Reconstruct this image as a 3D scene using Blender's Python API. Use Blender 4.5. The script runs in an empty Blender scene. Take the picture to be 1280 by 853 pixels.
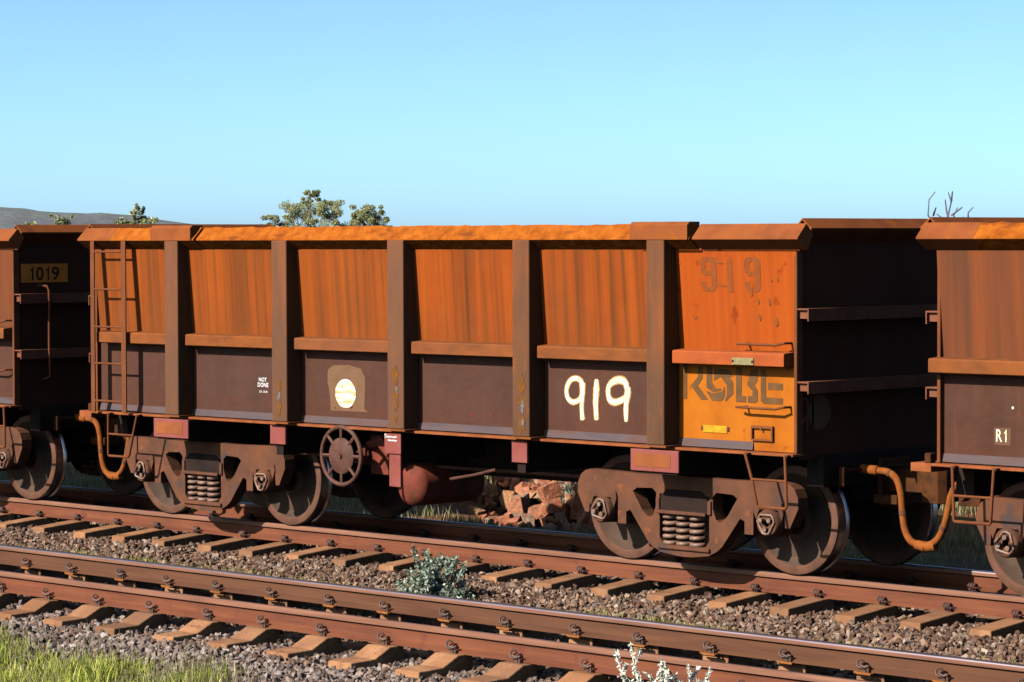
import bpy, bmesh, math, random
import numpy as np
from mathutils import Vector, Matrix, Quaternion

random.seed(7); rng = np.random.default_rng(11)
SC = bpy.context.scene
COL = SC.collection
rad = math.radians

# ------------------------------------------------------------------ camera
def camera():
    F, TH, PT, RO = 3682.3, .7682, .0351, -.0028
    c, s = math.cos(TH), math.sin(TH)
    r = Vector((c, s, 0)); v = Vector((-s, c, 0)); u = Vector((0, 0, 1))
    v2 = v*math.cos(PT) - u*math.sin(PT); u2 = u*math.cos(PT) + v*math.sin(PT)
    r3 = r*math.cos(RO) + u2*math.sin(RO); u3 = u2*math.cos(RO) - r*math.sin(RO)
    cd = bpy.data.cameras.new('camera'); co = bpy.data.objects.new('camera', cd); COL.objects.link(co)
    cd.sensor_fit = 'HORIZONTAL'; cd.sensor_width = 36; cd.lens = F/1280*36
    cd.clip_start = .5; cd.clip_end = 20000
    m = Matrix((r3, u3, -v2)).transposed().to_4x4(); m.translation = Vector((20, -20.5487, 2.9071))
    co.matrix_world = m; SC.camera = co
camera()

# ------------------------------------------------------------------ sky and sun
SUN_EL, SUN_AZ = rad(34), rad(13)
TO_SUN = Vector((-math.sin(SUN_AZ)*math.cos(SUN_EL), -math.cos(SUN_AZ)*math.cos(SUN_EL), math.sin(SUN_EL)))
W = bpy.data.worlds.new('World'); SC.world = W; W.use_nodes = True
nt = W.node_tree; bg = nt.nodes['Background']
sky = nt.nodes.new('ShaderNodeTexSky'); sky.sky_type = 'NISHITA'; sky.sun_disc = False
sky.sun_elevation = SUN_EL; sky.sun_rotation = math.atan2(TO_SUN.x, TO_SUN.y) % (2*math.pi)
sky.air_density = .3; sky.dust_density = .8; sky.ozone_density = 6.0; sky.altitude = 0
tint = nt.nodes.new('ShaderNodeMix'); tint.data_type = 'RGBA'; tint.blend_type = 'MULTIPLY'; tint.inputs[0].default_value = 1
tint.inputs[7].default_value = (1.06, 1.09, .86, 1)     # clear winter air, slightly cyan
nt.links.new(sky.outputs[0], tint.inputs[6]); nt.links.new(tint.outputs[2], bg.inputs[0]); bg.inputs[1].default_value = 0.14
sl = bpy.data.lights.new('sun', 'SUN'); sl.energy = 5.0; sl.angle = rad(.5); sl.color = (1, .95, .87)
so = bpy.data.objects.new('sun', sl); COL.objects.link(so)
so.rotation_euler = TO_SUN.to_track_quat('Z', 'Y').to_euler(); so.location = (-10, -40, 40)
SC.view_settings.view_transform = 'Standard'; SC.view_settings.look = 'None'
SC.view_settings.exposure = 1.1; SC.view_settings.gamma = 1.0; SC.view_settings.use_curve_mapping = False
SC.render.engine = 'CYCLES'; SC.cycles.diffuse_bounces = 0

# ------------------------------------------------------------------ materials
def lin(r, g, b, k=1.0):          # colour as seen in full sun at this exposure -> base colour
    w = (1.0, .97, .62) if abs(k-K) < 1e-6 else (1, 1, 1)     # rust colours shifted to ochre, less green and blue
    k *= .487
    f = lambda c: ((c/255+.055)/1.055)**2.4 if c > 10 else c/255/12.92
    return (min(f(r)*k*w[0], .95), min(f(g)*k*w[1], .95), min(f(b)*k*w[2], .95), 1)
class NT:
    def __init__(s, name):
        s.m = bpy.data.materials.new(name); s.m.use_nodes = True; s.t = s.m.node_tree
        s.b = s.t.nodes['Principled BSDF']; s.pos = None
    def n(s, ty, **kw):
        o = s.t.nodes.new(ty)
        for k, v in kw.items(): setattr(o, k, v)
        return o
    def l(s, a, b): s.t.links.new(a, b)
    def coord(s, sc):
        if s.pos is None: s.pos = s.n('ShaderNodeNewGeometry').outputs['Position']
        mp = s.n('ShaderNodeVectorMath', operation='MULTIPLY'); s.l(s.pos, mp.inputs[0]); mp.inputs[1].default_value = sc
        return mp.outputs[0]
    def noise(s, sc, detail=5, rough=.55, dist=0):
        n = s.n('ShaderNodeTexNoise'); s.l(s.coord(sc), n.inputs['Vector'])
        n.inputs['Scale'].default_value = 1; n.inputs['Detail'].default_value = detail
        n.inputs['Roughness'].default_value = rough; n.inputs['Distortion'].default_value = dist
        return n.outputs['Fac']
    def ramp(s, fac, stops):
        r = s.n('ShaderNodeValToRGB'); e = r.color_ramp.elements
        while len(e) < len(stops): e.new(.5)
        for i, (p, c) in enumerate(stops): e[i].position = p; e[i].color = c
        s.l(fac, r.inputs[0]); return r.outputs[0]
    def mask(s, fac, lo, hi):
        r = s.n('ShaderNodeMapRange'); r.inputs[1].default_value = lo; r.inputs[2].default_value = hi
        s.l(fac, r.inputs[0]); return r.outputs[0]
    def mul(s, a, b):
        r = s.n('ShaderNodeMath', operation='MULTIPLY'); s.l(a, r.inputs[0])
        if isinstance(b, (int, float)): r.inputs[1].default_value = b
        else: s.l(b, r.inputs[1])
        return r.outputs[0]
    def mix(s, fac, a, b, mode='MIX'):
        r = s.n('ShaderNodeMix', data_type='RGBA', blend_type=mode)
        if isinstance(fac, (int, float)): r.inputs[0].default_value = fac
        else: s.l(fac, r.inputs[0])
        for v, k in ((a, 6), (b, 7)):
            if isinstance(v, tuple): r.inputs[k].default_value = v
            else: s.l(v, r.inputs[k])
        return r.outputs[2]
    def zmask(s, lo, hi):
        x = s.n('ShaderNodeSeparateXYZ'); s.l(s.coord((1, 1, 1)), x.inputs[0]); return s.mask(x.outputs[2], lo, hi)
    def done(s, col, rough=.85, metal=0, bump=None, spec=.15):
        if isinstance(col, tuple): s.b.inputs['Base Color'].default_value = col
        else: s.l(col, s.b.inputs['Base Color'])
        if isinstance(rough, (int, float)): s.b.inputs['Roughness'].default_value = rough
        else: s.l(rough, s.b.inputs['Roughness'])
        s.b.inputs['Metallic'].default_value = metal; s.b.inputs['Specular IOR Level'].default_value = spec
        if bump:
            for fac, strength, d in bump:
                b = s.n('ShaderNodeBump'); b.inputs['Strength'].default_value = strength; b.inputs['Distance'].default_value = d
                s.l(fac, b.inputs['Height'])
                if s.b.inputs['Normal'].is_linked: s.l(s.b.inputs['Normal'].links[0].from_socket, b.inputs['Normal'])
                s.l(b.outputs[0], s.b.inputs['Normal'])
        return s.m
MT = {}
def simple(name, stops, sc=(5, 5, 5), rough=.85, metal=0, bump=.3, bsc=30, bd=.004, blots=(), spec=.12, detail=6):
    t = NT(name); c = t.ramp(t.noise(sc, detail), stops)
    for bs, lo, hi, bc in blots: c = t.mix(t.mask(t.noise(bs, 4), lo, hi), c, bc)
    MT[name] = t.done(c, rough, metal, [(t.noise((bsc,)*3, 4), bump, bd)] if bump else None, spec)
K = .86
def m_upper():
    t = NT('rust_upper')
    st = t.noise((6.5, 0.4, .16), 3, .6)
    c = t.ramp(st, [(.28, lin(111, 62, 35, K)), (.40, lin(162, 78, 35, K)), (.50, lin(185, 86, 35, K)), (.62, lin(198, 94, 33, K)), (.75, lin(210, 104, 33, K))])
    sx = t.n('ShaderNodeSeparateXYZ'); t.l(t.coord((1, 1, 1)), sx.inputs[0])
    ph = t.n('ShaderNodeMath', operation='MULTIPLY_ADD'); t.l(sx.outputs[0], ph.inputs[0]); ph.inputs[1].default_value = 2*math.pi/.128; t.l(t.mul(t.noise((1.7, .3, .12), 2), 14.0), ph.inputs[2])
    sn = t.n('ShaderNodeMath', operation='SINE'); t.l(ph.outputs[0], sn.inputs[0])
    c = t.mix(t.mul(t.mul(t.mask(sn.outputs[0], .15, 1.0), t.mask(t.noise((3.1, .4, .5), 4), .34, .62)), .85), c, lin(116, 69, 38, K))
    fine = t.noise((19, .4, .3), 3, .6); c = t.mix(t.mul(t.mask(fine, .52, .7), .5), c, lin(114, 64, 36, K))
    br = t.mask(t.noise((13, .4, .22), 2), .62, .72); c = t.mix(t.mul(br, .5), c, lin(219, 113, 35, K))
    big = t.noise((.9, .6, .8), 3); c = t.mix(t.mul(t.mask(big, .5, .75), .45), c, lin(139, 84, 53, K))
    c = t.mix(t.mul(t.zmask(2.35, 1.95), .35), c, lin(153, 84, 51, K))
    c = t.mix(t.mul(t.noise((70, 70, 70), 3), .18), c, lin(103, 56, 33, K))
    oi = t.n('ShaderNodeObjectInfo'); c = t.mix(t.mul(oi.outputs['Random'], .38), c, lin(155, 88, 46, K))
    MT['rust_upper'] = t.done(c, .8, 0, [(t.noise((2.2, 1, 1.6), 2), .6, .05), (t.noise((90,)*3, 3), .35, .003)], .08)
def m_upper2():
    t = NT('rust_faded')
    st = t.noise((6.0, 0.4, .2), 3, .6)
    c = t.ramp(st, [(.3, lin(102, 61, 43, K)), (.45, lin(126, 68, 43, K)), (.6, lin(148, 75, 37, K)), (.72, lin(164, 83, 35, K))])
    big = t.noise((1.1, .6, .8), 3); c = t.mix(t.mul(t.mask(big, .42, .66), .6), c, lin(114, 70, 53, K))
    MT['rust_faded'] = t.done(c, .8, 0, [(t.noise((90,)*3, 3), .25, .002)], .2)
def m_lower():
    t = NT('steel_lower')
    c = t.ramp(t.noise((2.6, 2, .7), 5), [(.3, lin(90, 57, 53, K)), (.5, lin(102, 65, 62, K)), (.7, lin(110, 68, 62, K))])
    st = t.noise((11, .4, .4), 3); c = t.mix(t.mul(t.mask(st, .5, .75), .5), c, lin(91, 60, 59, K))
    rs = t.noise((5, 5, 5), 4); c = t.mix(t.mul(t.mask(rs, .62, .72), .6), c, lin(105, 52, 36, K))
    c = t.mix(t.mul(t.zmask(1.45, 1.15), .3), c, lin(114, 62, 50, K))
    c = t.mix(t.mul(t.mask(t.noise((26, 1, 1.1), 4), .60, .72), .55), c, lin(122, 78, 64, K)); c = t.mix(t.mul(t.mask(t.noise((1.3, 1, 3.5), 6), .55, .7), .4), c, lin(79, 52, 50, K))
    oi = t.n('ShaderNodeObjectInfo'); c = t.mix(t.mul(oi.outputs['Random'], .45), c, lin(98, 70, 62, .8))
    MT['steel_lower'] = t.done(c, .75, 0, [(t.noise((2.6, 1, 2.4), 3), .6, .05), (t.noise((90,)*3, 3), .35, .003)], .12)
def m_post():
    t = NT('post_steel')
    a = t.ramp(t.noise((8, 3, 1.2), 5), [(.3, lin(116, 71, 48, K)), (.5, lin(137, 80, 51, K)), (.7, lin(153, 86, 48, K))])
    b = t.ramp(t.noise((6, 3, 1.8), 5), [(.3, lin(101, 65, 51, K)), (.5, lin(114, 75, 58, K)), (.7, lin(124, 78, 57, K))])
    zz = t.n('ShaderNodeMath', operation='ADD'); t.l(t.zmask(1.7, 2.7), zz.inputs[0]); t.l(t.mask(t.noise((1.3, 1, 1), 3), .35, .65), zz.inputs[1])
    c = t.mix(t.mask(zz.outputs[0], .5, 1.3), b, a)
    r = t.noise((14, 9, 4), 5); c = t.mix(t.mul(t.mask(r, .6, .72), .7), c, lin(166, 88, 31, K))
    MT['post_steel'] = t.done(c, .8, 0, [(t.noise((60,)*3, 3), .25, .003)], .25)
def m_lip():
    t = NT('lip_ore_dust')
    c = t.ramp(t.noise((9, 9, 9), 7, .65), [(.3, lin(158, 80, 22, K)), (.5, lin(196, 104, 34, K)), (.68, lin(216, 124, 48, K))])
    c = t.mix(t.mask(t.noise((2.3, 5, 9), 5), .6, .68), c, lin(150, 78, 42, K))
    MT['lip_ore_dust'] = t.done(c, .95, 0, [(t.noise((14, 14, 14), 6), .9, .02), (t.noise((60,)*3, 4), .6, .006)], .1)
def m_orange():
    t = NT('orange_paint')
    st = t.noise((7, .4, .22), 3)
    c = t.ramp(st, [(.3, lin(181, 82, 32, K)), (.48, lin(197, 90, 35, K)), (.62, lin(209, 100, 36, K)), (.74, lin(225, 125, 43, K))])
    sp = t.noise((7, 7, 5), 4); c = t.mix(t.mul(t.mask(sp, .64, .70), .65), c, lin(146, 56, 24, K))
    c = t.mix(t.mul(t.mask(t.noise((2, 2, 1), 3), .55, .75), .5), c, lin(181, 78, 42, K))
    MT['orange_paint'] = t.done(c, .65, 0, [(t.noise((60,)*3, 3), .2, .002)], .06)
    t = NT('gold_paint')
    c = t.ramp(t.noise((3.5, 3, 3), 6), [(.3, lin(190, 102, 33, K)), (.5, lin(209, 118, 39, K)), (.7, lin(218, 126, 42, K))])
    c = t.mix(t.mask(t.noise((16, 9, 9), 5), .66, .7), c, lin(222, 151, 45, K))
    c = t.mix(t.mul(t.mask(t.noise((9, 9, 9), 5), .62, .7), .6), c, lin(163, 77, 32, K))
    MT['gold_paint'] = t.done(c, .6, 0, [(t.noise((60,)*3, 3), .2, .002)], .06)
def m_island(name, stops, rough=.9, bump=0, spec=.2, trans=False, two=None):
    t = NT(name); g = t.n('ShaderNodeNewGeometry'); c = t.ramp(g.outputs['Random Per Island'], stops)
    if two: c = t.mix(t.mask(t.noise(two[0], 3), two[1], two[2]), c, two[3])
    if bump: c = t.mix(t.mul(t.noise((45, 45, 45), 4), .5), c, lin(96, 62, 44))
    MT[name] = t.done(c, rough, 0, [(t.noise((60,)*3, 4), bump, .006)] if bump else None, spec)
    if trans:
        o = t.t.nodes['Material Output']; tr = t.n('ShaderNodeBsdfTranslucent'); t.l(c, tr.inputs[0])
        mx = t.n('ShaderNodeMixShader'); mx.inputs[0].default_value = .3
        t.l(t.b.outputs[0], mx.inputs[1]); t.l(tr.outputs[0], mx.inputs[2]); t.l(mx.outputs[0], o.inputs[0])
m_upper(); m_upper2(); m_lower(); m_post(); m_lip(); m_orange()
simple('lip_plate', [(.3, lin(143, 75, 48, K)), (.5, lin(168, 92, 58, K)), (.7, lin(179, 98, 54, K))], (3, 3, 3), blots=[((6, 6, 9), .6, .7, lin(187, 100, 37, K))])
simple('ledge_rust', [(.3, lin(138, 78, 48, K)), (.5, lin(160, 90, 52, K)), (.7, lin(178, 100, 52, K))], (4, 4, 9), blots=[((3, 3, 3), .55, .75, lin(132, 82, 62, K))])
simple('ledge_orange', [(.3, lin(184, 90, 56, K)), (.6, lin(206, 104, 62, K)), (.8, lin(220, 120, 56, K))], (4, 4, 6))
simple('band_grey', [(.3, lin(100, 85, 87, .85)), (.5, lin(115, 97, 97, .85)), (.7, lin(121, 85, 74, .85))], (2, 2, 14))
simple('sill_rust', [(.3, lin(150, 82, 56, K)), (.6, lin(186, 106, 74, K))], (6, 6, 6))
simple('primer_pink', [(.25, lin(149, 74, 64, .85)), (.5, lin(170, 91, 82, .85)), (.75, lin(182, 107, 97, .85))], (3.5, 3.5, 3.5), blots=[((7, 7, 7), .6, .72, lin(152, 84, 60, .85))])
simple('primer_panel', [(.3, lin(160, 92, 66, K)), (.6, lin(182, 104, 72, K))], (6, 6, 6))
simple('end_shade_brown', [(.3, lin(78, 44, 30)), (.6, lin(100, 54, 34)), (.8, lin(116, 62, 36))], (2, 2, 1))  # end wall brown kept extra dark, its shade deepened in the colour
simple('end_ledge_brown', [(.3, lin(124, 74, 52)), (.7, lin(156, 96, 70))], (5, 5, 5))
simple('under_shade_dark', [(.3, lin(34, 26, 23)), (.7, lin(60, 42, 34))], (4, 4, 4), rough=.9)  # near-black colour deepens the shade below the wagon bodies
simple('bogie_cast', [(.25, lin(100, 68, 51, .85)), (.5, lin(122, 78, 57, .85)), (.75, lin(141, 87, 59, .85))], (5, 5, 5), bump=.4, bsc=45, blots=[((4, 4, 4), .6, .7, lin(97, 74, 67, .85)), ((11, 11, 11), .64, .72, lin(157, 92, 55, .85))])
simple('bogie_orange', [(.3, lin(158, 90, 44, K)), (.6, lin(186, 108, 52, K))], (6, 6, 6), bump=.4)
simple('spring_steel', [(.3, lin(110, 80, 66)), (.7, lin(170, 128, 104))], (20, 20, 20), rough=.55, spec=.4)
simple('wheel_plate', [(.3, lin(88, 69, 58, .85)), (.6, lin(113, 87, 71, .85))], (5, 5, 5), bump=.2)
simple('wheel_rim', [(.3, lin(109, 76, 59, .85)), (.6, lin(135, 92, 72, .85))], (8, 8, 8), bump=.15, rough=.6)
simple('polished', [(.3, lin(150, 150, 160)), (.7, lin(196, 192, 190))], (9, 9, 9), rough=.28, metal=1, bump=0)
simple('rail_top', [(.3, lin(140, 126, 134)), (.7, lin(176, 158, 164))], (2, 40, 2), rough=.38, metal=.85, bump=0)
simple('rail_side', [(.25, lin(112, 65, 49, .85)), (.5, lin(142, 83, 58, .85)), (.75, lin(163, 96, 64, .85))], (1.2, 9, 14), bump=.25, bsc=60, bd=.002, blots=[((7, 4, 2), .6, .75, lin(129, 70, 58, .85))])
simple('rail_side_brown', [(.25, lin(104, 66, 48, .85)), (.5, lin(122, 80, 58, .85)), (.75, lin(134, 88, 60, .85))], (1.2, 9, 14), bump=.25, bsc=60, bd=.002)
simple('rail_head', [(.3, lin(142, 98, 78, .85)), (.7, lin(178, 124, 98, .85))], (1.5, 20, 20), bump=.2, bsc=60, bd=.002)
simple('clip_dark', [(.3, lin(62, 42, 42)), (.7, lin(104, 66, 56))], (25, 25, 25), rough=.6, spec=.4)
simple('clip_brown', [(.3, lin(82, 56, 46)), (.7, lin(128, 82, 60))], (25, 25, 25), rough=.6, spec=.4)
simple('plate_orange', [(.3, lin(150, 88, 40)), (.7, lin(186, 116, 54))], (15, 15, 15))
simple('sleeper_dust', [(.25, lin(160, 113, 81)), (.5, lin(190, 134, 94)), (.75, lin(217, 160, 115))], (5, 5, 5), bump=.6, bsc=40, bd=.008, blots=[((12, 12, 12), .6, .7, lin(141, 96, 68)), ((1.1, 1.1, 1.1), .5, .7, lin(160, 107, 70)), ((30, 30, 30), .64, .72, lin(117, 85, 66))])
simple('hose_orange', [(.3, lin(148, 79, 40, K)), (.6, lin(177, 100, 52, K)), (.8, lin(193, 119, 69, K))], (12, 12, 12), bump=.2)
simple('coupler_orange', [(.3, lin(64, 37, 20)), (.6, lin(101, 58, 27))], (8, 8, 8), bump=.4)
simple('tank_red', [(.3, lin(120, 58, 44, .85)), (.6, lin(160, 78, 60, .85))], (4, 4, 4), bump=.3, rough=.8, blots=[((6, 6, 3), .5, .7, lin(110, 70, 50, .85))])
simple('handwheel_brown', [(.3, lin(96, 62, 50, .85)), (.6, lin(120, 80, 66, .85))], (9, 9, 9), rough=.6)
simple('ladder_brown', [(.3, lin(124, 71, 53, K)), (.6, lin(146, 85, 63, K))], (6, 6, 3))
simple('stencil_faded', [(.3, lin(152, 80, 46, K)), (.6, lin(166, 88, 50, K))], (20, 20, 9), bump=0)
simple('logo_grey', [(.3, lin(112, 80, 62, K)), (.6, lin(132, 92, 68, K)), (.8, lin(152, 100, 66, K))], (9, 9, 9), bump=0)
simple('spray_cream', [(.3, lin(255, 226, 170)), (.6, lin(255, 246, 222))], (25, 25, 25), bump=0)
simple('spray_halo', [(.3, lin(206, 140, 92, K)), (.6, lin(226, 170, 116, K))], (40, 40, 40), bump=0)
simple('disc_white', [(.36, lin(226, 172, 110)), (.48, lin(244, 214, 168)), (.6, lin(255, 252, 245, 1.3))], (5, 5, 30), bump=0)
simple('patch_dim', [(.3, lin(118, 86, 64, .85)), (.6, lin(128, 92, 68, .85))], (7, 7, 7), bump=0)
simple('patch_tan', [(.3, lin(134, 98, 70, .85)), (.6, lin(146, 108, 78, .85))], (7, 7, 7), bump=0)
simple('white_paint', [(.3, lin(235, 230, 222)), (.7, lin(255, 252, 248))], (30, 30, 30), bump=0)
simple('black_paint', [(.3, lin(20, 18, 17)), (.7, lin(36, 30, 28))], (30, 30, 30), bump=0)
simple('sign_orange', [(.3, lin(214, 118, 44, 1.4)), (.7, lin(236, 134, 52, 1.4))], (9, 9, 9), bump=0)
simple('plate_silver', [(.3, lin(150, 138, 118, K)), (.7, lin(186, 172, 146, K))], (30, 30, 30), rough=.5)
simple('plate_yellow', [(.3, lin(214, 138, 30)), (.7, lin(244, 178, 44))], (20, 20, 20))
simple('rust_gold', [(.3, lin(112, 78, 54, K)), (.5, lin(138, 86, 46, K)), (.75, lin(172, 100, 38, K))], (26, 26, 14))
simple('rust_spot', [(.3, lin(104, 50, 34)), (.7, lin(128, 62, 40))], (20, 20, 20), bump=0)
simple('bare_grey', [(.3, lin(80, 72, 70)), (.7, lin(150, 140, 134))], (60, 60, 60))
simple('bark', [(.3, lin(92, 80, 70)), (.7, lin(140, 126, 112))], (20, 20, 20))
simple('dead_wood', [(.3, lin(104, 98, 110)), (.7, lin(140, 134, 146))], (9, 9, 9), bump=0)
simple('twig_pale', [(.3, lin(200, 194, 176, 1.6)), (.7, lin(236, 230, 214, 1.6))], (20, 20, 20), bump=0)
simple('hill_haze', [(.3, lin(112, 112, 116)), (.45, lin(124, 128, 126)), (.6, lin(128, 138, 122)), (.75, lin(142, 130, 126))], (.012, .012, .03), bump=.6, bsc=.05, bd=6, detail=9)  # bluish grey puts the haze of distance into the hill's colour
simple('ground_earth', [(.3, lin(108, 72, 46)), (.5, lin(134, 92, 58)), (.7, lin(150, 112, 76))], (1.5, 1.5, 1.5), bump=.6, bsc=12, bd=.03, blots=[((.6, .6, .6), .5, .65, lin(124, 112, 66))])
simple('ballast_bed_dirt', [(.3, lin(70, 52, 42)), (.5, lin(100, 74, 58)), (.7, lin(120, 92, 72))], (9, 9, 9), bump=.8, bsc=30, bd=.02)
def vary(name, col, amount):           # each object its own tone
    m = MT[name]; t = m.node_tree; b = t.nodes['Principled BSDF']; src = b.inputs['Base Color'].links[0].from_socket
    oi = t.nodes.new('ShaderNodeObjectInfo'); mu = t.nodes.new('ShaderNodeMath'); mu.operation = 'MULTIPLY'; mu.inputs[1].default_value = amount; t.links.new(oi.outputs['Random'], mu.inputs[0])
    mx = t.nodes.new('ShaderNodeMix'); mx.data_type = 'RGBA'; t.links.new(mu.outputs[0], mx.inputs[0]); t.links.new(src, mx.inputs[6]); mx.inputs[7].default_value = col; t.links.new(mx.outputs[2], b.inputs['Base Color'])
vary('sleeper_dust', lin(128, 92, 70), .75); vary('clip_dark', lin(120, 76, 56), .7); vary('clip_brown', lin(70, 52, 46), .7); vary('post_steel', lin(128, 84, 60), .5); vary('ledge_rust', lin(138, 86, 60), .5)
def m_boulder():
    t = NT('boulder_red'); oi = t.n('ShaderNodeObjectInfo')
    c = t.ramp(oi.outputs['Random'], [(0, lin(158, 96, 69)), (.3, lin(194, 122, 89)), (.6, lin(217, 141, 106)), (.8, lin(179, 150, 124)), (1, lin(223, 159, 111))])
    c = t.mix(t.mask(t.noise((5, 5, 5), 6), .45, .68), c, lin(154, 89, 62)); c = t.mix(t.mask(t.noise((9, 9, 14), 5), .58, .7), c, lin(227, 174, 139))
    MT['boulder_red'] = t.done(c, .95, 0, [(t.noise((9, 9, 9), 7), .9, .05), (t.noise((40,)*3, 4), .5, .01)], .1)
m_boulder()
m_island('stone_brown', [(0, lin(77, 56, 47)), (.25, lin(116, 88, 72)), (.5, lin(151, 115, 92)), (.7, lin(143, 127, 115)), (.85, lin(188, 148, 119)), (1, lin(211, 188, 168))], bump=.5)
m_island('stone_grey', [(0, lin(94, 76, 67)), (.3, lin(135, 115, 104)), (.6, lin(164, 145, 135)), (.85, lin(186, 170, 159)), (1, lin(211, 196, 186))], bump=.5)
m_island('grass_green', [(0, lin(87, 106, 25, 1.6)), (.3, lin(126, 144, 42, 1.6)), (.6, lin(159, 166, 65, 1.6)), (.85, lin(196, 195, 94, 1.8)), (1, lin(224, 210, 136, 1.8))], trans=True)
m_island('grass_dry', [(0, lin(120, 128, 70, 1.5)), (.4, lin(160, 152, 104, 1.5)), (.75, lin(192, 176, 136, 1.5)), (1, lin(140, 116, 80, 1.5))], trans=True)
m_island('leaf_saltbush', [(0, lin(78, 92, 72, 2.0)), (.4, lin(116, 128, 108, 2.0)), (.75, lin(150, 160, 140, 2.0)), (1, lin(190, 196, 180, 2.0))], trans=True)
m_island('leaf_pale', [(0, lin(184, 182, 160, 1.9)), (.5, lin(216, 212, 192, 1.9)), (1, lin(236, 232, 216, 1.9))], trans=True)
m_island('leaf_eucalypt', [(0, lin(110, 112, 66, 1.9)), (.4, lin(142, 144, 92, 1.9)), (.75, lin(168, 168, 120, 1.9)), (1, lin(190, 188, 150, 1.9))], trans=True)

# ------------------------------------------------------------------ mesh helpers
class MB:
    def __init__(s): s.V = []; s.F = []; s.I = []
    def add(s, v, f, mi=0):
        o = len(s.V); s.V += [tuple(p) for p in v]; s.F += [tuple(i+o for i in q) for q in f]; s.I += [mi]*len(f); return s
    def box(s, x0, x1, y0, y1, z0, z1, mi=0):
        v = [(x, y, z) for x in (x0, x1) for y in (y0, y1) for z in (z0, z1)]
        return s.add(v, [(0, 1, 3, 2), (4, 6, 7, 5), (0, 4, 5, 1), (2, 3, 7, 6), (0, 2, 6, 4), (1, 5, 7, 3)], mi)
    def prism(s, poly, ax, a, b, mi=0):
        def P(p, t):
            return ((t, p[0], p[1]), (p[0], t, p[1]), (p[0], p[1], t))[ax]
        n = len(poly); v = [P(p, a) for p in poly]+[P(p, b) for p in poly]
        f = [tuple(range(n)), tuple(range(2*n-1, n-1, -1))]+[(i, (i+1) % n, (i+1) % n+n, i+n) for i in range(n)]
        return s.add(v, f, mi)
    def tube(s, pts, r, n=8, mi=0, closed=False, cap=True):
        pts = [Vector(p) for p in pts]; m = len(pts); rs = r if isinstance(r, (list, tuple)) else [r]*m
        up = Vector((0, 0, 1)); vs = []; prev = None
        for i, p in enumerate(pts):
            if closed: d = pts[(i+1) % m]-pts[i-1]
            else: d = pts[min(i+1, m-1)]-pts[max(i-1, 0)]
            d.normalize()
            a = prev - d*prev.dot(d) if prev is not None else (up.cross(d) if abs(d.z) < .95 else Vector((1, 0, 0)).cross(d))
            a.normalize(); prev = a; b = d.cross(a)
            vs += [p+(a*math.cos(t)+b*math.sin(t))*rs[i] for t in [2*math.pi*k/n for k in range(n)]]
        f = []
        for i in range(m if closed else m-1):
            j = (i+1) % m
            f += [(i*n+k, i*n+(k+1) % n, j*n+(k+1) % n, j*n+k) for k in range(n)]
        if cap and not closed: f += [tuple(range(n-1, -1, -1)), tuple(range((m-1)*n, m*n))]
        return s.add(vs, f, mi)
    def lathe(s, prof, c, ax=1, n=40, mis=None):
        v = []; m = len(prof)
        for (t, r) in prof:
            for k in range(n):
                a = 2*math.pi*k/n; p, q = r*math.cos(a), r*math.sin(a)
                v.append({0: (c[0]+t, c[1]+p, c[2]+q), 1: (c[0]+p, c[1]+t, c[2]+q), 2: (c[0]+p, c[1]+q, c[2]+t)}[ax])
        for i in range(m-1):
            o = len(s.V) if i == 0 else o
        f = []; I = []
        for i in range(m-1):
            for k in range(n):
                f.append((i*n+k, i*n+(k+1) % n, (i+1)*n+(k+1) % n, (i+1)*n+k)); I.append(mis[i] if mis else 0)
        o = len(s.V); s.V += v; s.F += [tuple(i+o for i in q) for q in f]; s.I += I
        return s
    def cyl(s, a, b, r, n=14, mi=0): return s.tube([a, b], r, n, mi)
    def mesh(s, name, mats, smooth=None, recalc=True):
        me = bpy.data.meshes.new(name); me.from_pydata(s.V, [], s.F)
        for m in mats: me.materials.append(MT[m])
        me.polygons.foreach_set('material_index', s.I)
        if recalc:
            b = bmesh.new(); b.from_mesh(me); bmesh.ops.recalc_face_normals(b, faces=b.faces); b.to_mesh(me); b.free()
        if smooth:
            me.polygons.foreach_set('use_smooth', [True]*len(me.polygons)); me.set_sharp_from_angle(angle=rad(smooth))
        me.update(); return me
    def build(s, name, mats, parent=None, smooth=None, bevel=0, loc=None):
        if isinstance(mats, str): mats = [mats]
        return link(name, s.mesh(name, mats, smooth), parent, bevel, loc)
def link(name, me, parent=None, bevel=0, loc=None):
    o = bpy.data.objects.new(name, me); COL.objects.link(o)
    if parent is not None: o.parent = parent
    if loc is not None: o.location = loc
    if bevel:
        m = o.modifiers.new('bevel', 'BEVEL'); m.width = bevel; m.segments = 2; m.limit_method = 'ANGLE'; m.angle_limit = rad(40)
    return o
def empty(name, loc=(0, 0, 0), parent=None):
    o = bpy.data.objects.new(name, None); COL.objects.link(o); o.location = loc; o.empty_display_size = .2
    if parent is not None: o.parent = parent
    return o
def tag(o, label=None, cat=None, group=None, kind=None):
    for k, v in (('label', label), ('category', cat), ('group', group), ('kind', kind)):
        if v: o[k] = v
    return o
def box(name, m, parent, x0, x1, y0, y1, z0, z1, bevel=.006):
    return MB().box(x0, x1, y0, y1, z0, z1).build(name, m, parent, bevel=bevel)
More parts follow.
